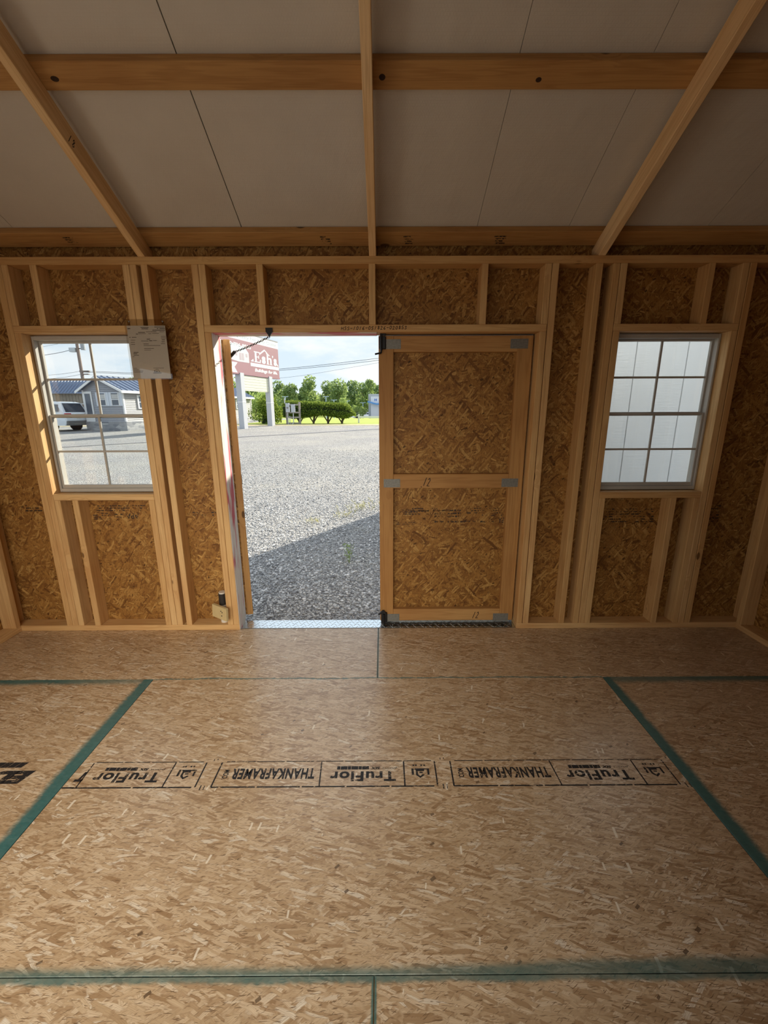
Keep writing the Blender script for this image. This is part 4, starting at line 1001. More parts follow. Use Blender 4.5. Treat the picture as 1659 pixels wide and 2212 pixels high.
for x, dx in ((-6.75, -.35), (-5.65, .3), (-4.45, .0), (-3.35, .45)):
    b = MB(); b.tube((x, 34.6, ZF - .1), (x + dx * .4, 34.6, 1.1), .09, .07, 8); b.tube((x, 34.6, ZF + .1), (x - .4, 34.5, 1.1), .06, .04, 6); b.tube((x, 34.6, ZF + .05), (x + .45, 34.7, 1.15), .06, .04, 6)
    b.build('trunk', M['bark'], hg)
bu = thing('bush', 'large rounded dark green bush between the grey house and the hedge', 'bush', (-9.5, 35.2, ZF))
leaf_cloud('foliage', blob_pts(5200, -9.5, 35.2, ZF + .15, 2.45, 1.45, 12), .075, M['leafC'], bu)
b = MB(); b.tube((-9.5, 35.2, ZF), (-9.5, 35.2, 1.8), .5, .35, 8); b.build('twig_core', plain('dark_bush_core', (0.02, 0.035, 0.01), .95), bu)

# small weeds on the gravel
def weed(x, y, h, label, n, yellow, name='weed'):
    root = thing(name, label, 'plant', (x, y, gz(y)))
    b = MB(); lf = MB()
    for i in range(n):
        t = RNG.uniform(0, 6.28); q = RNG.uniform(.05, .3) * h * (4 if yellow else 1); p0 = Vector((x + RNG.normal() * h * (1.0 if yellow else .08), y + RNG.normal() * h * (.8 if yellow else .08), gz(y))); p1 = p0 + Vector((math.cos(t) * q, math.sin(t) * q, h * RNG.uniform(.7, 1)))
        b.tube(p0, p1, .0025, .0015, 4)
        for k in range(7):
            c = p0.lerp(p1, .2 + .11 * k); t2 = RNG.uniform(0, 6.28); d = Vector((math.cos(t2), math.sin(t2), .5)) * h * (.45 if yellow else .16); s = Vector((-math.sin(t2), math.cos(t2), 0)) * h * .035
            lf.add([c, c + d * .5 - s, c + d, c + d * .5 + s], [(0, 1, 2, 3)])
    b.build('stem', M['yellowgrass'] if yellow else M['leafD'], root, kind='stuff'); lf.build('leaves', M['leafD'] if not yellow else M['yellowgrass'], root, kind='stuff')
M['yellowgrass'] = leaf_mat('yellowed_grass', (0.42, 0.38, 0.10), (0.58, 0.52, 0.16), .3)
weed(-.363, 4.31, .26, 'upright green weed growing in the shaded gravel', 5, False)
for x, y, h, lab in ((-.62, 6.15, .10, 'left small yellowed grass tuft on the shadow edge of the gravel'), (-.40, 6.55, .12, 'middle yellowed grass tuft on the shadow edge of the gravel'), (-.16, 6.7, .12, 'yellowed grass tuft nearest the closed door on the gravel'), (-1.0, 5.9, .07, 'low yellowed grass sprig out on the sunlit gravel')):
    weed(x, y, h, lab, 9, True, 'grass_tuft')

# ------------------------------------------------------------------ roadside sign
PL, PR = Vector((-9.39, 25.3, 0)), Vector((-7.45, 31.5, 0)); SU = (PR - PL).normalized(); SN = Vector((SU.y, -SU.x, 0)); SLEN = (PR - PL).length; SZB, SZT = 3.66, 6.12; SH = SZT - SZB
rs_ = thing('roadside_sign', 'tall maroon and white roadside sign on two pale square posts', 'sign', (*(PL + SU * 3.2).xy, gz(28)))
def SP(s, t, d=0.0): p = PL + SU * (s * SLEN) + SN * d; return (p.x, p.y, SZT - t * SH)
def sbox(s0, s1, t0, t1, d0, d1):
    m = MB(); vs = [SP(s, t, d) for d in (d0, d1) for (s, t) in ((s0, t0), (s1, t0), (s1, t1), (s0, t1))]
    return m.add(vs, [(0, 1, 2, 3), (7, 6, 5, 4), (0, 4, 5, 1), (1, 5, 6, 2), (2, 6, 7, 3), (3, 7, 4, 0)])
maroon = plain('maroon_sign_paint', (0.31, 0.165, 0.185), .5, var=.03)  # maroon lightened to paint in veiling flare
sbox(0, 1, 0, 1, -.25, -.001).build('sign_cabinet', plain('sign_edge', (0.66, .65, .64), .5), rs_)
sbox(.004, .996, .19, .995, -.001, .012).build('maroon_panel', maroon, rs_)
sbox(.004, .996, .005, .19, -.001, .012).build('white_strip', M['white'], rs_)
sbox(0, 1, .985, 1.02, -.27, .03).build('bottom_trim', maroon, rs_); sbox(0, 1, -.015, .006, -.27, .03).build('top_trim', plain('grey_trim', (.25, .25, .26), .5), rs_)
def stext(b, s, s0, s1, t0, t1, bold=0.0, shear=0.0): put_text(b, s, SP(s0, t1, .016), SU, (0, 0, 1), (s1 - s0) * SLEN, (t1 - t0) * SH, bold, shear)
def spoly(b, pts): b.add([SP(s, t, .016) for s, t in pts], [tuple(range(len(pts) - 1, -1, -1))])
gtxt = plain('grey_blue_lettering', (.30, .37, .42), .6)
b = MB(); stext(b, 'More Quality For Your Dollar', .075, .965, .055, .165, .006); b.build('slogan_lettering', gtxt, rs_, kind='stuff')
b = MB(); stext(b, '270-706-8535', .085, .49, .275, .365, .03); b.build('telephone_lettering', M['white'], rs_, kind='stuff')
b = MB(); stext(b, 'Buildings for life.', .53, .955, .815, .925, .035, .25); b.build('slogan_lettering', M['white'], rs_, kind='stuff')
# big serif name: slab letters built from strokes
b = MB()
def serif(xa, xb, t): spoly(b, [(xa, t), (xb, t), (xb, t + .018), (xa, t + .018)])
E0 = .535
spoly(b, [(E0 + .012, .39), (E0 + .042, .39), (E0 + .042, .65), (E0 + .012, .65)])
spoly(b, [(E0, .385), (E0 + .105, .385), (E0 + .108, .455), (E0 + .096, .455), (E0 + .086, .41), (E0, .41)])
spoly(b, [(E0, .635), (E0 + .090, .635), (E0 + .102, .575), (E0 + .114, .575), (E0 + .108, .66), (E0, .66)])
spoly(b, [(E0 + .042, .508), (E0 + .078, .508), (E0 + .078, .528), (E0 + .042, .528)]); spoly(b, [(E0 + .074, .475), (E0 + .084, .475), (E0 + .084, .56), (E0 + .074, .56)])
stext(b, 's', .668, .738, .475, .665, .05)
spoly(b, [(.762, .375), (.792, .375), (.792, .655), (.762, .655)]); serif(.752, .792, .372); serif(.752, .803, .645)
spoly(b, [(.792, .50), (.815, .478), (.845, .49), (.852, .53), (.852, .655), (.822, .655), (.822, .54), (.812, .515), (.792, .53)]); serif(.815, .862, .645)
spoly(b, [(.868, .405), (.888, .405), (.886, .44), (.872, .475), (.868, .455)])
stext(b, 's', .893, .955, .475, .665, .05)
spoly(b, [(.470, .655), (.515, .585), (.523, .655)]); spoly(b, [(.958, .60), (.990, .665), (.958, .665)])
spoly(b, [(.62, .43), (.725, .285), (.735, .315), (.65, .43)]); spoly(b, [(.725, .285), (.828, .43), (.808, .43), (.722, .318)])
b.build('name_lettering', M['white'], rs_, kind='stuff')
b = MB(); spoly(b, [(.466, .69), (.990, .69), (.990, .775), (.466, .775)]); o = b.build('white_bar', M['white'], rs_)
# little shed picture and arrow tail
b = MB(); spoly(b, [(.13, .36), (.20, .30), (.385, .345), (.445, .47), (.27, .455), (.235, .44), (.16, .43)]); b.build('printed_shed_roof', plain('pale_blue_print', (.50, .60, .66), .6), rs_)
b = MB(); spoly(b, [(.13, .43), (.235, .44), (.27, .455), (.445, .47), (.445, .71), (.27, .715), (.13, .68)]); b.build('printed_shed_wall', plain('pale_grey_print', (.55, .54, .56), .6), rs_)
b = MB(); vs0 = .02
for s0, s1, t0, t1 in ((.295, .325, .50, .665), (.335, .365, .50, .665), (.235, .262, .50, .58), (.395, .422, .50, .58)): b.add([SP(s0, t0, .020), SP(s1, t0, .020), SP(s1, t1, .020), SP(s0, t1, .020)], [(3, 2, 1, 0)])
b.build('printed_shed_openings', plain('dusty_pink_print', (.42, .36, .39), .6), rs_, kind='stuff')
b = MB(); spoly(b, [(0.01, .74), (.255, .745), (.205, .86), (.245, .985), (0.01, .98)]); b.build('arrow_tail', M['white'], rs_)
postm = plain('pale_blue_post', (.50, .52, .55), .5, var=.03)
for s in (.30, .80):
    m = MB(); p = PL + SU * (s * SLEN) - SN * .12; hw = .19
    for sa in (1,):
        cs = [p + SU * a * hw + SN * c * hw for a, c in ((-1, -1), (1, -1), (1, 1), (-1, 1))]
        z0 = gz(p.y) - .2; vs = [(q.x, q.y, z) for z in (z0, SZB + .05) for q in cs]
        m.add(vs, [(0, 3, 2, 1), (4, 5, 6, 7), (0, 1, 5, 4), (1, 2, 6, 5), (2, 3, 7, 6), (3, 0, 4, 7)])
    m.build('post', postm, rs_)
    m = MB(); hw = .2; cs = [p + SU * a * hw + SN * c * hw for a, c in ((-1, -1), (1, -1), (1, 1), (-1, 1))]
    m.add([(q.x, q.y, z) for z in (1.92, 1.97) for q in cs], [(0, 3, 2, 1), (4, 5, 6, 7), (0, 1, 5, 4), (1, 2, 6, 5), (2, 3, 7, 6), (3, 0, 4, 7)]); m.build('post_band', M['white'], rs_)
lb = sbox(.345, .775, 1.035, 1.41, -.22, -.02).build('letter_board', plain('cream_letter_board', (.66, .66, .54), .5, var=.02), rs_)
m = MB()
for t in (1.10, 1.17, 1.24, 1.31, 1.375):
    q = sbox(.35, .77, t, t + .012, -.02, -.012); m.add(q.v, q.f)
m.build('letter_track', plain('letter_track', (.55, .56, .48), .5), lb, kind='stuff')

# ------------------------------------------------------------------ grey house on the left
C0 = Vector((-15.5, 25.7, 0)); HL = Vector((3.25, 14.3, 0)).normalized(); HG = Vector((-HL.y, HL.x, 0)); HLEN, HW, HE, HP = 14.66, 2.88, 2.66, 3.40; HB = .15
def HPt(l, g, z): p = C0 + HL * l + HG * g; return (p.x, p.y, z)
hs = thing('grey_house', 'small grey sided house with white trim and blue metal roof across the lot', 'house', HPt(7, 1.4, HB))
def hbox(l0, l1, g0_, g1_, z0, z1):
    m = MB(); return m.add([HPt(l, g, z) for z in (z0, z1) for l, g in ((l0, g0_), (l0, g1_), (l1, g1_), (l1, g0_))], [(0, 1, 2, 3)[::-1], (4, 5, 6, 7), (0, 1, 5, 4), (1, 2, 6, 5), (2, 3, 7, 6), (3, 0, 4, 7)])
gs = plain('grey_siding', (.36, .37, .40), .6, var=.03); wt = M['white']
m = MB(); m.add([HPt(l, g, z) for l in (.06, HLEN - .06) for g, z in ((.06, HB), (HW - .06, HB), (HW - .06, HE), (HW / 2 + .1, HP), (.06, HE))], [(0, 1, 2, 3, 4), (9, 8, 7, 6, 5), (0, 5, 6, 1), (1, 6, 7, 2), (2, 7, 8, 3), (3, 8, 9, 4), (4, 9, 5, 0)])
m.build('house_wall', gs, hs)
gm, lm_ = MB(), MB(); z = .80
while z < HP - .05:
    z2 = z + .105
    a, c = 0.0, HW
    if z > HE: a = (z - HE) / (HP - HE) * (HW / 2 + .1); c = HW - (z - HE) / (HP - HE) * (HW / 2 - .1)
    if c - a > .1: gm.add([HPt(0.03, a, z2), HPt(0.03, c, z2), HPt(0.0, c, z), HPt(0.0, a, z), HPt(.05, a, z), HPt(.05, c, z)], [(0, 1, 2, 3), (3, 2, 5, 4)])
    if z2 < HE + .05: lm_.add([HPt(0, .03, z2), HPt(HLEN, .03, z2), HPt(HLEN, 0.0, z), HPt(0, 0.0, z), HPt(0, .05, z), HPt(HLEN, .05, z)], [(3, 2, 1, 0), (4, 5, 2, 3)])
    z = z2
gm.build('gable_siding', gs, hs, kind='stuff'); lm_.build('long_wall_siding', plain('sunlit_grey_siding', (.46, .45, .44), .6, var=.03), hs, kind='stuff')  # long wall takes a lighter siding copy, sunlight painted in
def stone_mat():
    m, nt, out = newmat('stone_skirt'); v = nd(nt, 'ShaderNodeUVMap').outputs[0]
    vo = nd(nt, 'ShaderNodeTexVoronoi', {'Vector': tmap(nt, v, scale=(.34, .14, 1)), 'Scale': 1.0}, voronoi_dimensions='2D')
    c = ramp(nt, nd(nt, 'ShaderNodeSeparateColor', {0: vo.outputs['Color']}).outputs[0], [(0, (.22, .23, .25)), (1, (.48, .48, .47))])
    principled(nt, out, c, .8, height=vo.outputs['Distance'], bump=.5, dist=.02); return m
M['stone'] = stone_mat()
hbox(-.05, HLEN + .05, -.05, HW + .05, HB - .1, .80).build('stone_skirt', M['stone'], hs)
for l, g in ((-.02, -.02), (-.02, HW - .08), (HLEN - .08, -.02)): hbox(l, l + .1, g, g + .1, .80, HE).build('corner_board', wt, hs)
rm = plain('blue_metal_roof', (.16, .20, .29), .4, .4, var=.04)
def roofslab(ga, za, gb, zb_, nm):
    m = MB(); vs = []
    for dz in (0, .05):
        for l, g, z in ((-.25, ga, za), (HLEN + .25, ga, za), (HLEN + .25, gb, zb_), (-.25, gb, zb_)): vs.append(HPt(l, g, z + dz))
    m.add(vs, [(0, 1, 2, 3), (7, 6, 5, 4), (0, 4, 5, 1), (1, 5, 6, 2), (2, 6, 7, 3), (3, 7, 4, 0)])
    o = m.build(nm, rm, hs)
    r = MB()
    for i in range(37):
        l = -.2 + i * (HLEN + .4) / 36
        r.add([HPt(l - .02, ga, za + .05), HPt(l + .02, ga, za + .05), HPt(l + .02, gb, zb_ + .05), HPt(l - .02, gb, zb_ + .05), HPt(l, ga, za + .10), HPt(l, gb, zb_ + .10)], [(0, 4, 5, 3), (4, 1, 2, 5)])
    r.build('standing_seam', rm, o, kind='stuff'); return o
mid = HW / 2 + .1
roofslab(-.22, HE - .10, mid, HP + .02, 'roof_slope'); roofslab(HW + .22, HE - .10, mid, HP + .02, 'roof_slope')
hbox(-.24, HLEN + .24, -.25, -.20, HE - .2, HE - .05).build('fascia', wt, hs)
for ga, gb in ((-.25, mid), (HW + .25, mid)):
    m = MB(); m.add([HPt(l, g, z) for l in (-.30, -.26) for g, z in ((ga, HE - .20), (ga, HE - .06), (gb, HP + .06), (gb, HP - .08))], [(0, 1, 2, 3), (7, 6, 5, 4), (0, 4, 5, 1), (1, 5, 6, 2), (2, 6, 7, 3), (3, 7, 4, 0)]); m.build('rake_board', wt, hs)
dg = plain('dark_house_glass', (.10, .12, .15), .15, var=.02, spec=.6); curt = plain('curtain', (.55, .54, .52), .8)
for ga in (.06, 1.0):
    w_ = hbox(-.04, -.005, ga, ga + .92, 1.72, 2.52).build('window_frame', plain('shutter_white', (.66, .70, .76), .5), hs)
    hbox(-.06, -.035, ga + .22, ga + .70, 1.78, 2.46).build('pane', dg, w_); hbox(-.065, -.055, ga + .20, ga + .72, 2.08, 2.12).build('meeting_rail', wt, w_)
    hbox(-.064, -.0605, ga + .24, ga + .68, 2.14, 2.40).build('curtain', curt, w_)
    for a in (ga + .19, ga + .70): hbox(-.07, -.035, a, a + .04, 1.74, 2.50).build('shutter_edge', wt, w_)
w_ = hbox(-.04, -.005, 2.22, 2.80, .45, 2.58).build('porch_door', wt, hs); hbox(-.06, -.035, 2.32, 2.70, 1.15, 2.45).build('pane', dg, w_)
for la in (1.05, 12.05):
    w_ = MB().add(hbox(la, la + 1.25, -.05, .0, 1.55, 2.38).v, hbox(la, la + 1.25, -.05, .0, 1.55, 2.38).f).build('window_frame', wt, hs)
    for i in (0, 1):
        for j in (0, 1): hbox(la + .12 + i * .53, la + .12 + i * .53 + .47, -.06, -.045, 1.63 + j * .36, 1.63 + j * .36 + .31).build('pane', dg, w_)

# ------------------------------------------------------------------ barn further left
bn = thing('barn', 'weathered grey barn with a blue metal roof behind the white car', 'barn', (-34, 42, ZF))
bw = plain('weathered_boards', (.27, .24, .20), .85, var=.15, scale=3)
MB().box(-40, -28.0, 40.6, 43.3, ZF - .3, 3.2).build('barn_wall', bw, bn)
m = MB()
for i in range(40): m.box(-40 + i * .3 + .01, -40 + i * .3 + .285, 40.55, 40.6, ZF, 3.2)
m.build('barn_boards', bw, bn, kind='stuff')
m = MB(); m.add([(-40.4, 40.2, 3.08), (-27.6, 40.2, 3.08), (-27.75, 42.0, 4.45), (-40.4, 42.0, 4.45), (-40.4, 43.7, 3.08), (-27.6, 43.7, 3.08), (-40.4, 40.2, 3.02), (-27.6, 40.2, 3.02)], [(0, 1, 2, 3), (3, 2, 5, 4), (6, 7, 1, 0), (1, 5, 2)]); rfb = m.build('barn_roof', plain('blue_barn_roof', (.20, .24, .33), .45, .3), bn)
m = MB()
for i in range(42):
    x = -40.3 + i * .30; m.add([(x - .02, 40.2, 3.09), (x + .02, 40.2, 3.09), (x + .02, 41.95, 4.42), (x - .02, 41.95, 4.42), (x, 40.2, 3.15), (x, 41.95, 4.48)], [(0, 4, 5, 3), (4, 1, 2, 5)])
m.build('roof_rib', rfb.data.materials[0], rfb, kind='stuff')
MB().box(-40, -28, 40.45, 40.55, 2.05, 2.15).build('barn_rail', plain('pale_rail', (.5, .5, .5), .6), bn)
MB().box(-30.6, -29.4, 40.46, 40.56, ZF, 2.0).build('barn_opening', M['dark'], bn)

# ------------------------------------------------------------------ cars
def copy_tree(o, parent=None):
    c = o.copy(); COL.objects.link(c)
    if parent: c.parent = parent
    for k in list(o.children): copy_tree(k, c)
    return c
def make_car(label, loc, heading, paint, grp=None, zs=1.0):
    root = thing('white_car', label, 'car', (0, 0, 0), grp)
    w_ = lambda z: .965 if z < 1.0 else .965 - .20 * (z - 1.0) / .74
    prof = [(-2.44, .42), (-2.38, .34), (2.30, .34), (2.44, .48), (2.42, .86), (2.26, 1.0), (1.25, 1.10), (.55, 1.64), (.20, 1.715), (-1.75, 1.73), (-2.08, 1.66), (-2.32, 1.12), (-2.45, 1.02), (-2.47, .62)][::-1]
    m = MB(); n = len(prof)
    st = [-1.0, -.93, .93, 1.0]
    vs = []
    for k_, s in enumerate(st):
        sh = .985 if k_ in (0, 3) else 1.0
        for a, z in prof: vs.append(((a * sh), s * w_(z), .34 + (z - .34) * (sh if z > 1.2 else 1)))
    fs = [tuple(range(n)), tuple(range(4 * n - 1, 3 * n - 1, -1))]
    for k_ in range(3):
        for i in range(n): fs.append((k_ * n + i, (k_ + 1) * n + i, (k_ + 1) * n + (i + 1) % n, k_ * n + (i + 1) % n))
    m.add(vs, fs); m.build('car_body', paint, root)
    gl = M['carglass']
    for s in (1, -1):
        for pl_ in ([(-2.02, 1.16), (-1.98, 1.56), (-1.40, 1.60), (-1.28, 1.14)], [(-1.16, 1.14), (-1.28, 1.60), (-.30, 1.60), (-.30, 1.13)], [(-.22, 1.13), (-.22, 1.60), (.45, 1.58), (1.02, 1.14)]):
            q = MB(); q.prism(pl_, 0, 1, lambda a, z, d: (a, s * (w_(z) * .985 + .006 + .012 * d), z)); q.build('side_window', gl, root)
    q = MB(); q.add([(-2.335, -.74, 1.13), (-2.335, .74, 1.13), (-2.11, .66, 1.63), (-2.11, -.66, 1.63), (-2.30, -.74, 1.13), (-2.30, .74, 1.13), (-2.08, .66, 1.63), (-2.08, -.66, 1.63)], [(0, 3, 2, 1), (4, 5, 6, 7), (0, 1, 5, 4), (1, 2, 6, 5), (2, 3, 7, 6), (3, 0, 4, 7)]); q.build('rear_window', gl, root)
    q = MB(); q.add([(1.30, -.78, 1.10), (1.30, .78, 1.10), (.62, .70, 1.62), (.62, -.70, 1.62)], [(0, 1, 2, 3)]); q.build('windscreen', gl, root)
    for s in (1, -1):
        MB().cbox(-2.50, -2.36, *sorted((s * .55, s * .955)), .90, 1.06, .02).build('tail_lamp', M['redlens'], root)
        MB().cbox(2.30, 2.45, *sorted((s * .55, s * .92)), .72, .88, .02).build('head_lamp', M['white'], root)
        q = MB(); q.tube((-1.9, s * .58, 1.75), (.1, s * .58, 1.74), .018, .018, 6); q.build('roof_rail', M['dark'], root)
        for x in (-1.42, 1.45):
            q = MB(); q.tube((x, s * .76, .345), (x, s * .985, .345), .345, .345, 20); wh = q.build('wheel', M['dark'], root)
            q = MB(); q.tube((x, s * .97, .345), (x, s * .992, .345), .21, .21, 14); q.build('hub', M['plate'], wh)
    MB().cbox(-2.53, -2.36, -.93, .93, .36, .62, .03).build('rear_bumper', M['bumper'], root)
    MB().cbox(-2.545, -2.50, -.5, .5, .38, .47, .01).build('bumper_guard', M['plate'], root)
    MB().cbox(-2.495, -2.46, -.50, .50, .96, 1.00, .01).build('trim_strip', M['plate'], root)
    MB().cbox(-2.49, -2.46, -.17, .17, .74, .86, .004).build('number_plate', M['paper'], root)
    a = math.atan2(heading[1], heading[0])
    root.matrix_basis = Matrix.Translation(loc) @ Matrix.Rotation(a, 4, 'Z') @ Matrix.Diagonal((1, 1, zs, 1))
    return root
M['carpaint'] = plain('white_car_paint', (.72, .76, .80), .25, var=.01, spec=.6)
M['carglass'] = plain('tinted_glass', (.05, .06, .08), .08, var=.01, spec=.8)
M['redlens'] = plain('red_lens', (.45, .02, .04), .3)
M['bumper'] = plain('grey_bumper', (.16, .155, .15), .6)
hd = Vector((-.995, .1, 0)).normalized(); rt = Vector((.1, .995, 0))
rl = Vector((-18.60, 25.0, 0)); cc = rl + rt * .95 + hd * 2.45
car = make_car('white car parked before the barn and grey house seen from behind', (cc.x, cc.y, gz(25.5)), hd, M['carpaint'])
c2 = copy_tree(car); c2.matrix_basis = Matrix.Translation((-7.2, 100, gz(100))) @ Matrix.Rotation(math.pi, 4, 'Z') @ Matrix.Diagonal((.9, 1, .85, 1)); tag(c2, 'small white car in the far car park left of the white fence post', 'car')
c3 = copy_tree(car); c3.matrix_basis = Matrix.Translation((-4.2, 104, gz(104))) @ Matrix.Rotation(math.pi, 4, 'Z') @ Matrix.Diagonal((.9, 1, .9, 1)); tag(c3, 'small white car in the far car park right of the white fence post', 'car')

# ------------------------------------------------------------------ utility pole and wires
up_ = thing('utility_pole', 'tall brown utility pole rising behind the grey house', 'pole', (-30.3, 44, ZF))
pm = plain('pole_wood', (.26, .20, .17), .85, var=.15)
b = MB(); b.tube((-30.3, 44, ZF), (-30.3, 44, 9.8), .17, .13, 12); b.build('pole_shaft', pm, up_)
b = MB(); b.tube((-29.75, 44, 7.35), (-29.75, 44, 8.15), .21, .21, 14); b.build('transformer', plain('transformer_grey', (.36, .38, .40), .5), up_)
b = MB(); b.box(-30.3, -29.6, 43.95, 44.05, 7.95, 8.05); b.box(-30.3, -29.7, 43.95, 44.05, 7.45, 7.52); b.build('transformer_bracket', M['dark'], up_)
MB().cbox(-31.05, -30.45, 43.75, 44.2, 7.15, 7.55, .03).build('junction_box', plain('box_grey', (.55, .58, .60), .5), up_)
b = MB(); b.box(-30.45, -29.5, 43.9, 44.1, 5.25, 5.4); b.box(-30.4, -29.6, 43.9, 44.1, 5.0, 5.1); b.build('wire_bracket', pm, up_)
wm = plain('wire_black', (.06, .065, .07), .6)
def wire(label, pts, r=.018):
    P = [Vector(p) for p in pts]; out = []
    for i in range(len(P) - 1):
        p0, p1, p2, p3 = P[max(0, i - 1)], P[i], P[i + 1], P[min(len(P) - 1, i + 2)]
        for k in range(10):
            t = k / 10; out.append(.5 * ((2 * p1) + (p2 - p0) * t + (2 * p0 - 5 * p1 + 4 * p2 - p3) * t * t + (3 * p1 - p0 - 3 * p2 + p3) * t ** 3))
    out.append(P[-1]); b = MB().path(out, r, 5)
    tag(b.build('overhead_wire', wm), label, 'wire', 'overhead wires')
wire('upper of the pair of overhead wires in the door view', [(-30.3, 44, 5.35), (-18, 42, 4.85), (-9.5, 40, 5.10), (-.46, 40, 6.00), (14, 40, 7.8)])
wire('lower of the pair of overhead wires in the door view', [(-30.3, 44, 5.25), (-18, 42, 4.72), (-9.5, 40, 4.98), (-.46, 40, 5.82), (14, 40, 7.5)])
wire('lowest thin overhead wire in the door view', [(-30.3, 44, 5.05), (-18, 42, 4.2), (-9.55, 40, 4.31), (-1.95, 40, 5.37), (14, 40, 8.0)], .010)
wire('dark wire running left from the junction box on the pole', [(-31.0, 44, 7.35), (-34.1, 44, 6.84), (-44, 44, 5.9)], .022)
wire('topmost thin wire running left from the pole', [(-30.3, 44, 8.3), (-34, 44, 7.62), (-44, 44, 6.2)], .010)
wire('upper low wire running left from the pole', [(-30.3, 44, 5.35), (-34, 44, 4.95), (-44, 44, 4.5)], .014)
wire('lower low wire running left from the pole', [(-30.3, 44, 5.05), (-34, 44, 4.6), (-44, 44, 4.2)], .014)

# ------------------------------------------------------------------ meter stand, fence, lamp posts, far building
ms = thing('meter_stand', 'weathered post frame carrying two grey electric boxes in front of the hedge', 'meter stand', (-6.9, 33, ZF))
gw = plain('grey_weathered_wood', (.33, .30, .28), .85, var=.1)
for x, zt in ((-7.42, 1.95), (-6.42, 2.05)): MB().cbox(x - .07, x + .07, 32.95, 33.08, ZF - .2, zt, .01).build('post', gw, ms)
for z in (1.84, 1.26, .90, .46): MB().cbox(-7.48, -6.36, 32.90, 32.95, z - .055, z + .055, .008).build('rail', gw, ms)
gb_ = plain('grey_electric_box', (.46, .50, .56), .45, .2, var=.03)
for x0, x1, z0, z1 in ((-7.42, -7.14, 1.28, 1.96), (-7.02, -6.72, 1.26, 1.86)): MB().cbox(x0, x1, 32.70, 32.90, z0, z1, .02).build('electric_box', gb_, ms)
b = MB(); b.tube((-7.28, 32.70, 1.62), (-7.28, 32.64, 1.62), .07, .06, 14); b.build('meter_dial', M['plate'], ms)
pg = plain('grey_conduit', (.55, .57, .60), .5)
b = MB(); b.path([(-7.30, 32.82, 1.28), (-7.30, 32.82, ZF)], .035, 8); b.build('conduit', pg, ms)
b = MB(); b.path([(-7.17, 32.84, 1.0), (-7.17, 32.84, ZF)], .025, 8); b.build('conduit', pg, ms)
b = MB(); b.path([(-6.88, 32.82, 1.26), (-6.88, 32.82, .52), (-6.93, 32.80, .42), (-7.02, 32.78, .38)], .035, 8); b.build('conduit', pg, ms)
b = MB(); b.tube((-7.55, 33.05, 1.95), (-7.55, 33.05, 2.35), .035, .035, 8); b.build('weatherhead', pg, ms)
fn = thing('white_fence', 'white rail fence beyond the hedge at the right of the doorway view', 'fence', (-2.0, 36, ZF))
for x in (-2.02, .4, 2.8): MB().cbox(x - .07, x + .07, 35.93, 36.07, ZF - .2, 1.10, .01).build('fence_post', M['white'], fn)
for xa, xb in ((-1.95, .33), (.47, 2.73)): MB().cbox(xa, xb, 35.97, 36.03, .78, .93, .008).build('fence_rail', M['white'], fn)
lpm = plain('pale_blue_lamp_post', (.42, .55, .62), .5)
for i, (x, y, zt, lab) in enumerate(((-18.1, 80, 3.85, 'pale twin armed lamp post behind the meter stand'), (-10.54, 80, 3.85, 'tallest pale twin armed lamp post above the hedge middle'), (-9.09, 80, 3.22, 'shorter pale lamp post just right of the tallest one'), (-6.59, 80, 3.05, 'pale lamp post at the right end of the hedge'), (-3.66, 80, 2.72, 'pale twin armed lamp post left of the white building'))):
    t = thing('street_lamp', lab, 'lamp post', (x, y, gz(y)), 'car park lamp posts')
    b = MB(); b.tube((x, y, gz(y)), (x, y, zt), .085, .065, 8); b.build('lamp_pole', lpm, t)
    for s in (-1, 1):
        b = MB(); b.add([(x, y - .12, zt - .02), (x + s * .55, y - .12, zt + .06), (x + s * .55, y + .12, zt + .06), (x, y + .12, zt - .02), (x, y - .12, zt + .10), (x + s * .55, y - .12, zt + .14), (x + s * .55, y + .12, zt + .14), (x, y + .12, zt + .10)], [(0, 1, 2, 3), (7, 6, 5, 4), (0, 4, 5, 1), (1, 5, 6, 2), (2, 6, 7, 3), (3, 7, 4, 0)]); b.build('lamp_head', lpm, t)
bd = thing('white_building', 'white building with a blue wave canopy at the right of the doorway view', 'building', (1, 78, ZF))
MB().box(-2.05, 14, 75, 84, gz(84) - .2, 3.75).build('building_wall', plain('white_cladding', (.70, .72, .74), .5), bd)
MB().box(-2.5, 14.2, 75.8, 84.2, gz(84) - .2, 4.2).build('rear_parapet', plain('grey_cladding', (.42, .45, .47), .6), bd)
b = MB(); P = []
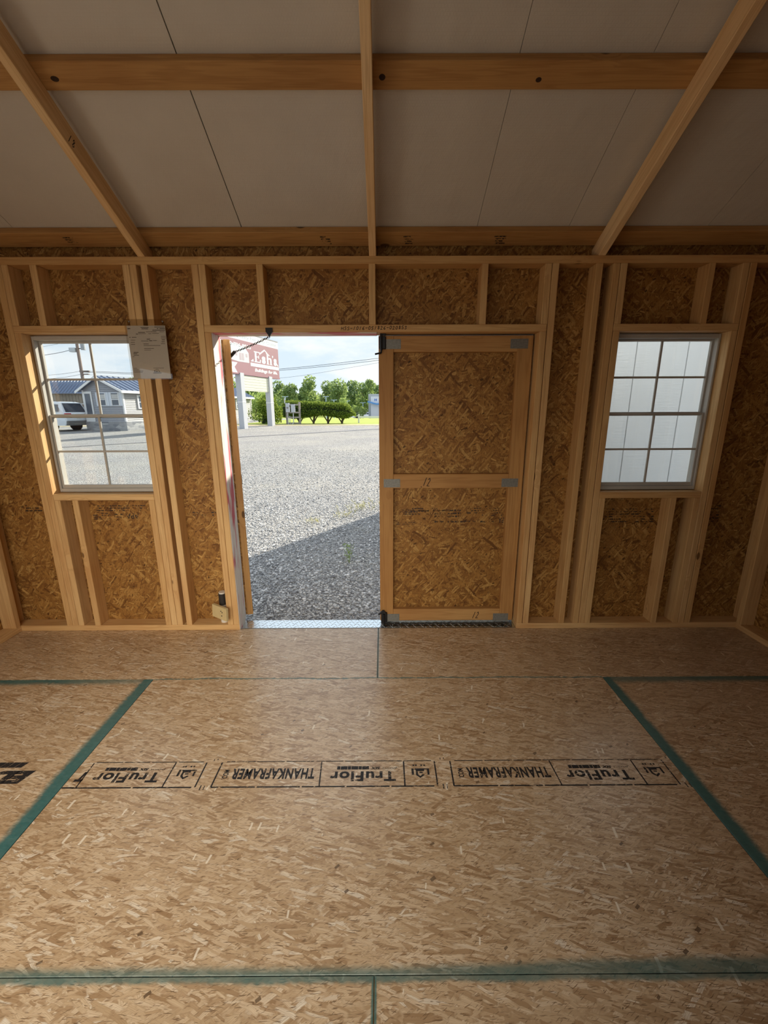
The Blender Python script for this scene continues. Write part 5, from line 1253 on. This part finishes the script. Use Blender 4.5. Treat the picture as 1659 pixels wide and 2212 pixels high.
for i in range(25):
    x = -2.6 + i * .28; P.append((x, 2.52 + .22 * math.sin((x + 1.9) * 1.5 + 3.0) + .02 * (x + 2.6)))
for (xa, za), (xb, zb_) in zip(P[:-1], P[1:]): b.add([(xa, 74.2, za), (xb, 74.2, zb_), (xb, 75, zb_ + .05), (xa, 75, za + .05), (xa, 74.2, za + .2), (xb, 74.2, zb_ + .2), (xb, 75, zb_ + .25), (xa, 75, za + .25)], [(0, 1, 5, 4), (4, 5, 6, 7), (3, 2, 1, 0)])
b.build('wave_canopy', plain('blue_canopy', (.08, .28, .62), .4), bd)
b = MB(); put_text(b, 'H', (-1.42, 74.985, 2.98), (1, 0, 0), (0, 0, 1), .42, .40, .05); b.build('sign_letter', plain('blue_letter', (.06, .16, .50), .5), bd)
MB().box(-.6, 1.6, 74.95, 75.0, gz(75), 2.1).build('shop_window', dg, bd)
rd = thing('red_canopy', 'small red pointed canopy top showing above the bush', 'canopy', (-11.5, 45, ZF))
b = MB(); b.tube((-11.55, 45, 2.30), (-11.62, 45, 2.95), .36, .03, 10); b.build('canopy_top', plain('red_fabric', (.55, .02, .03), .6), rd)
b = MB(); b.tube((-11.55, 45, ZF), (-11.55, 45, 2.3), .03, .03, 8); b.build('canopy_pole', M['plate'], rd)
ye = thing('yellow_hopper', 'small yellow machine hopper between the bush and the meter stand', 'machine', (-9.1, 38, ZF))
b = MB(); b.add([(-9.38, 37.8, 1.22), (-9.02, 37.8, 1.32), (-8.92, 37.8, .98), (-9.2, 37.8, .76), (-9.38, 38.2, 1.22), (-9.02, 38.2, 1.32), (-8.92, 38.2, .98), (-9.2, 38.2, .76)], [(0, 3, 2, 1), (4, 5, 6, 7), (0, 1, 5, 4), (1, 2, 6, 5), (2, 3, 7, 6), (3, 0, 4, 7)]); b.build('hopper', plain('yellow_paint', (.70, .46, .05), .5), ye)
b = MB(); b.tube((-9.1, 38, ZF), (-9.1, 38, .8), .06, .06, 8); b.tube((-9.3, 38, ZF), (-9.15, 38, .8), .04, .04, 8); b.build('hopper_leg', M['dark'], ye, kind='stuff')
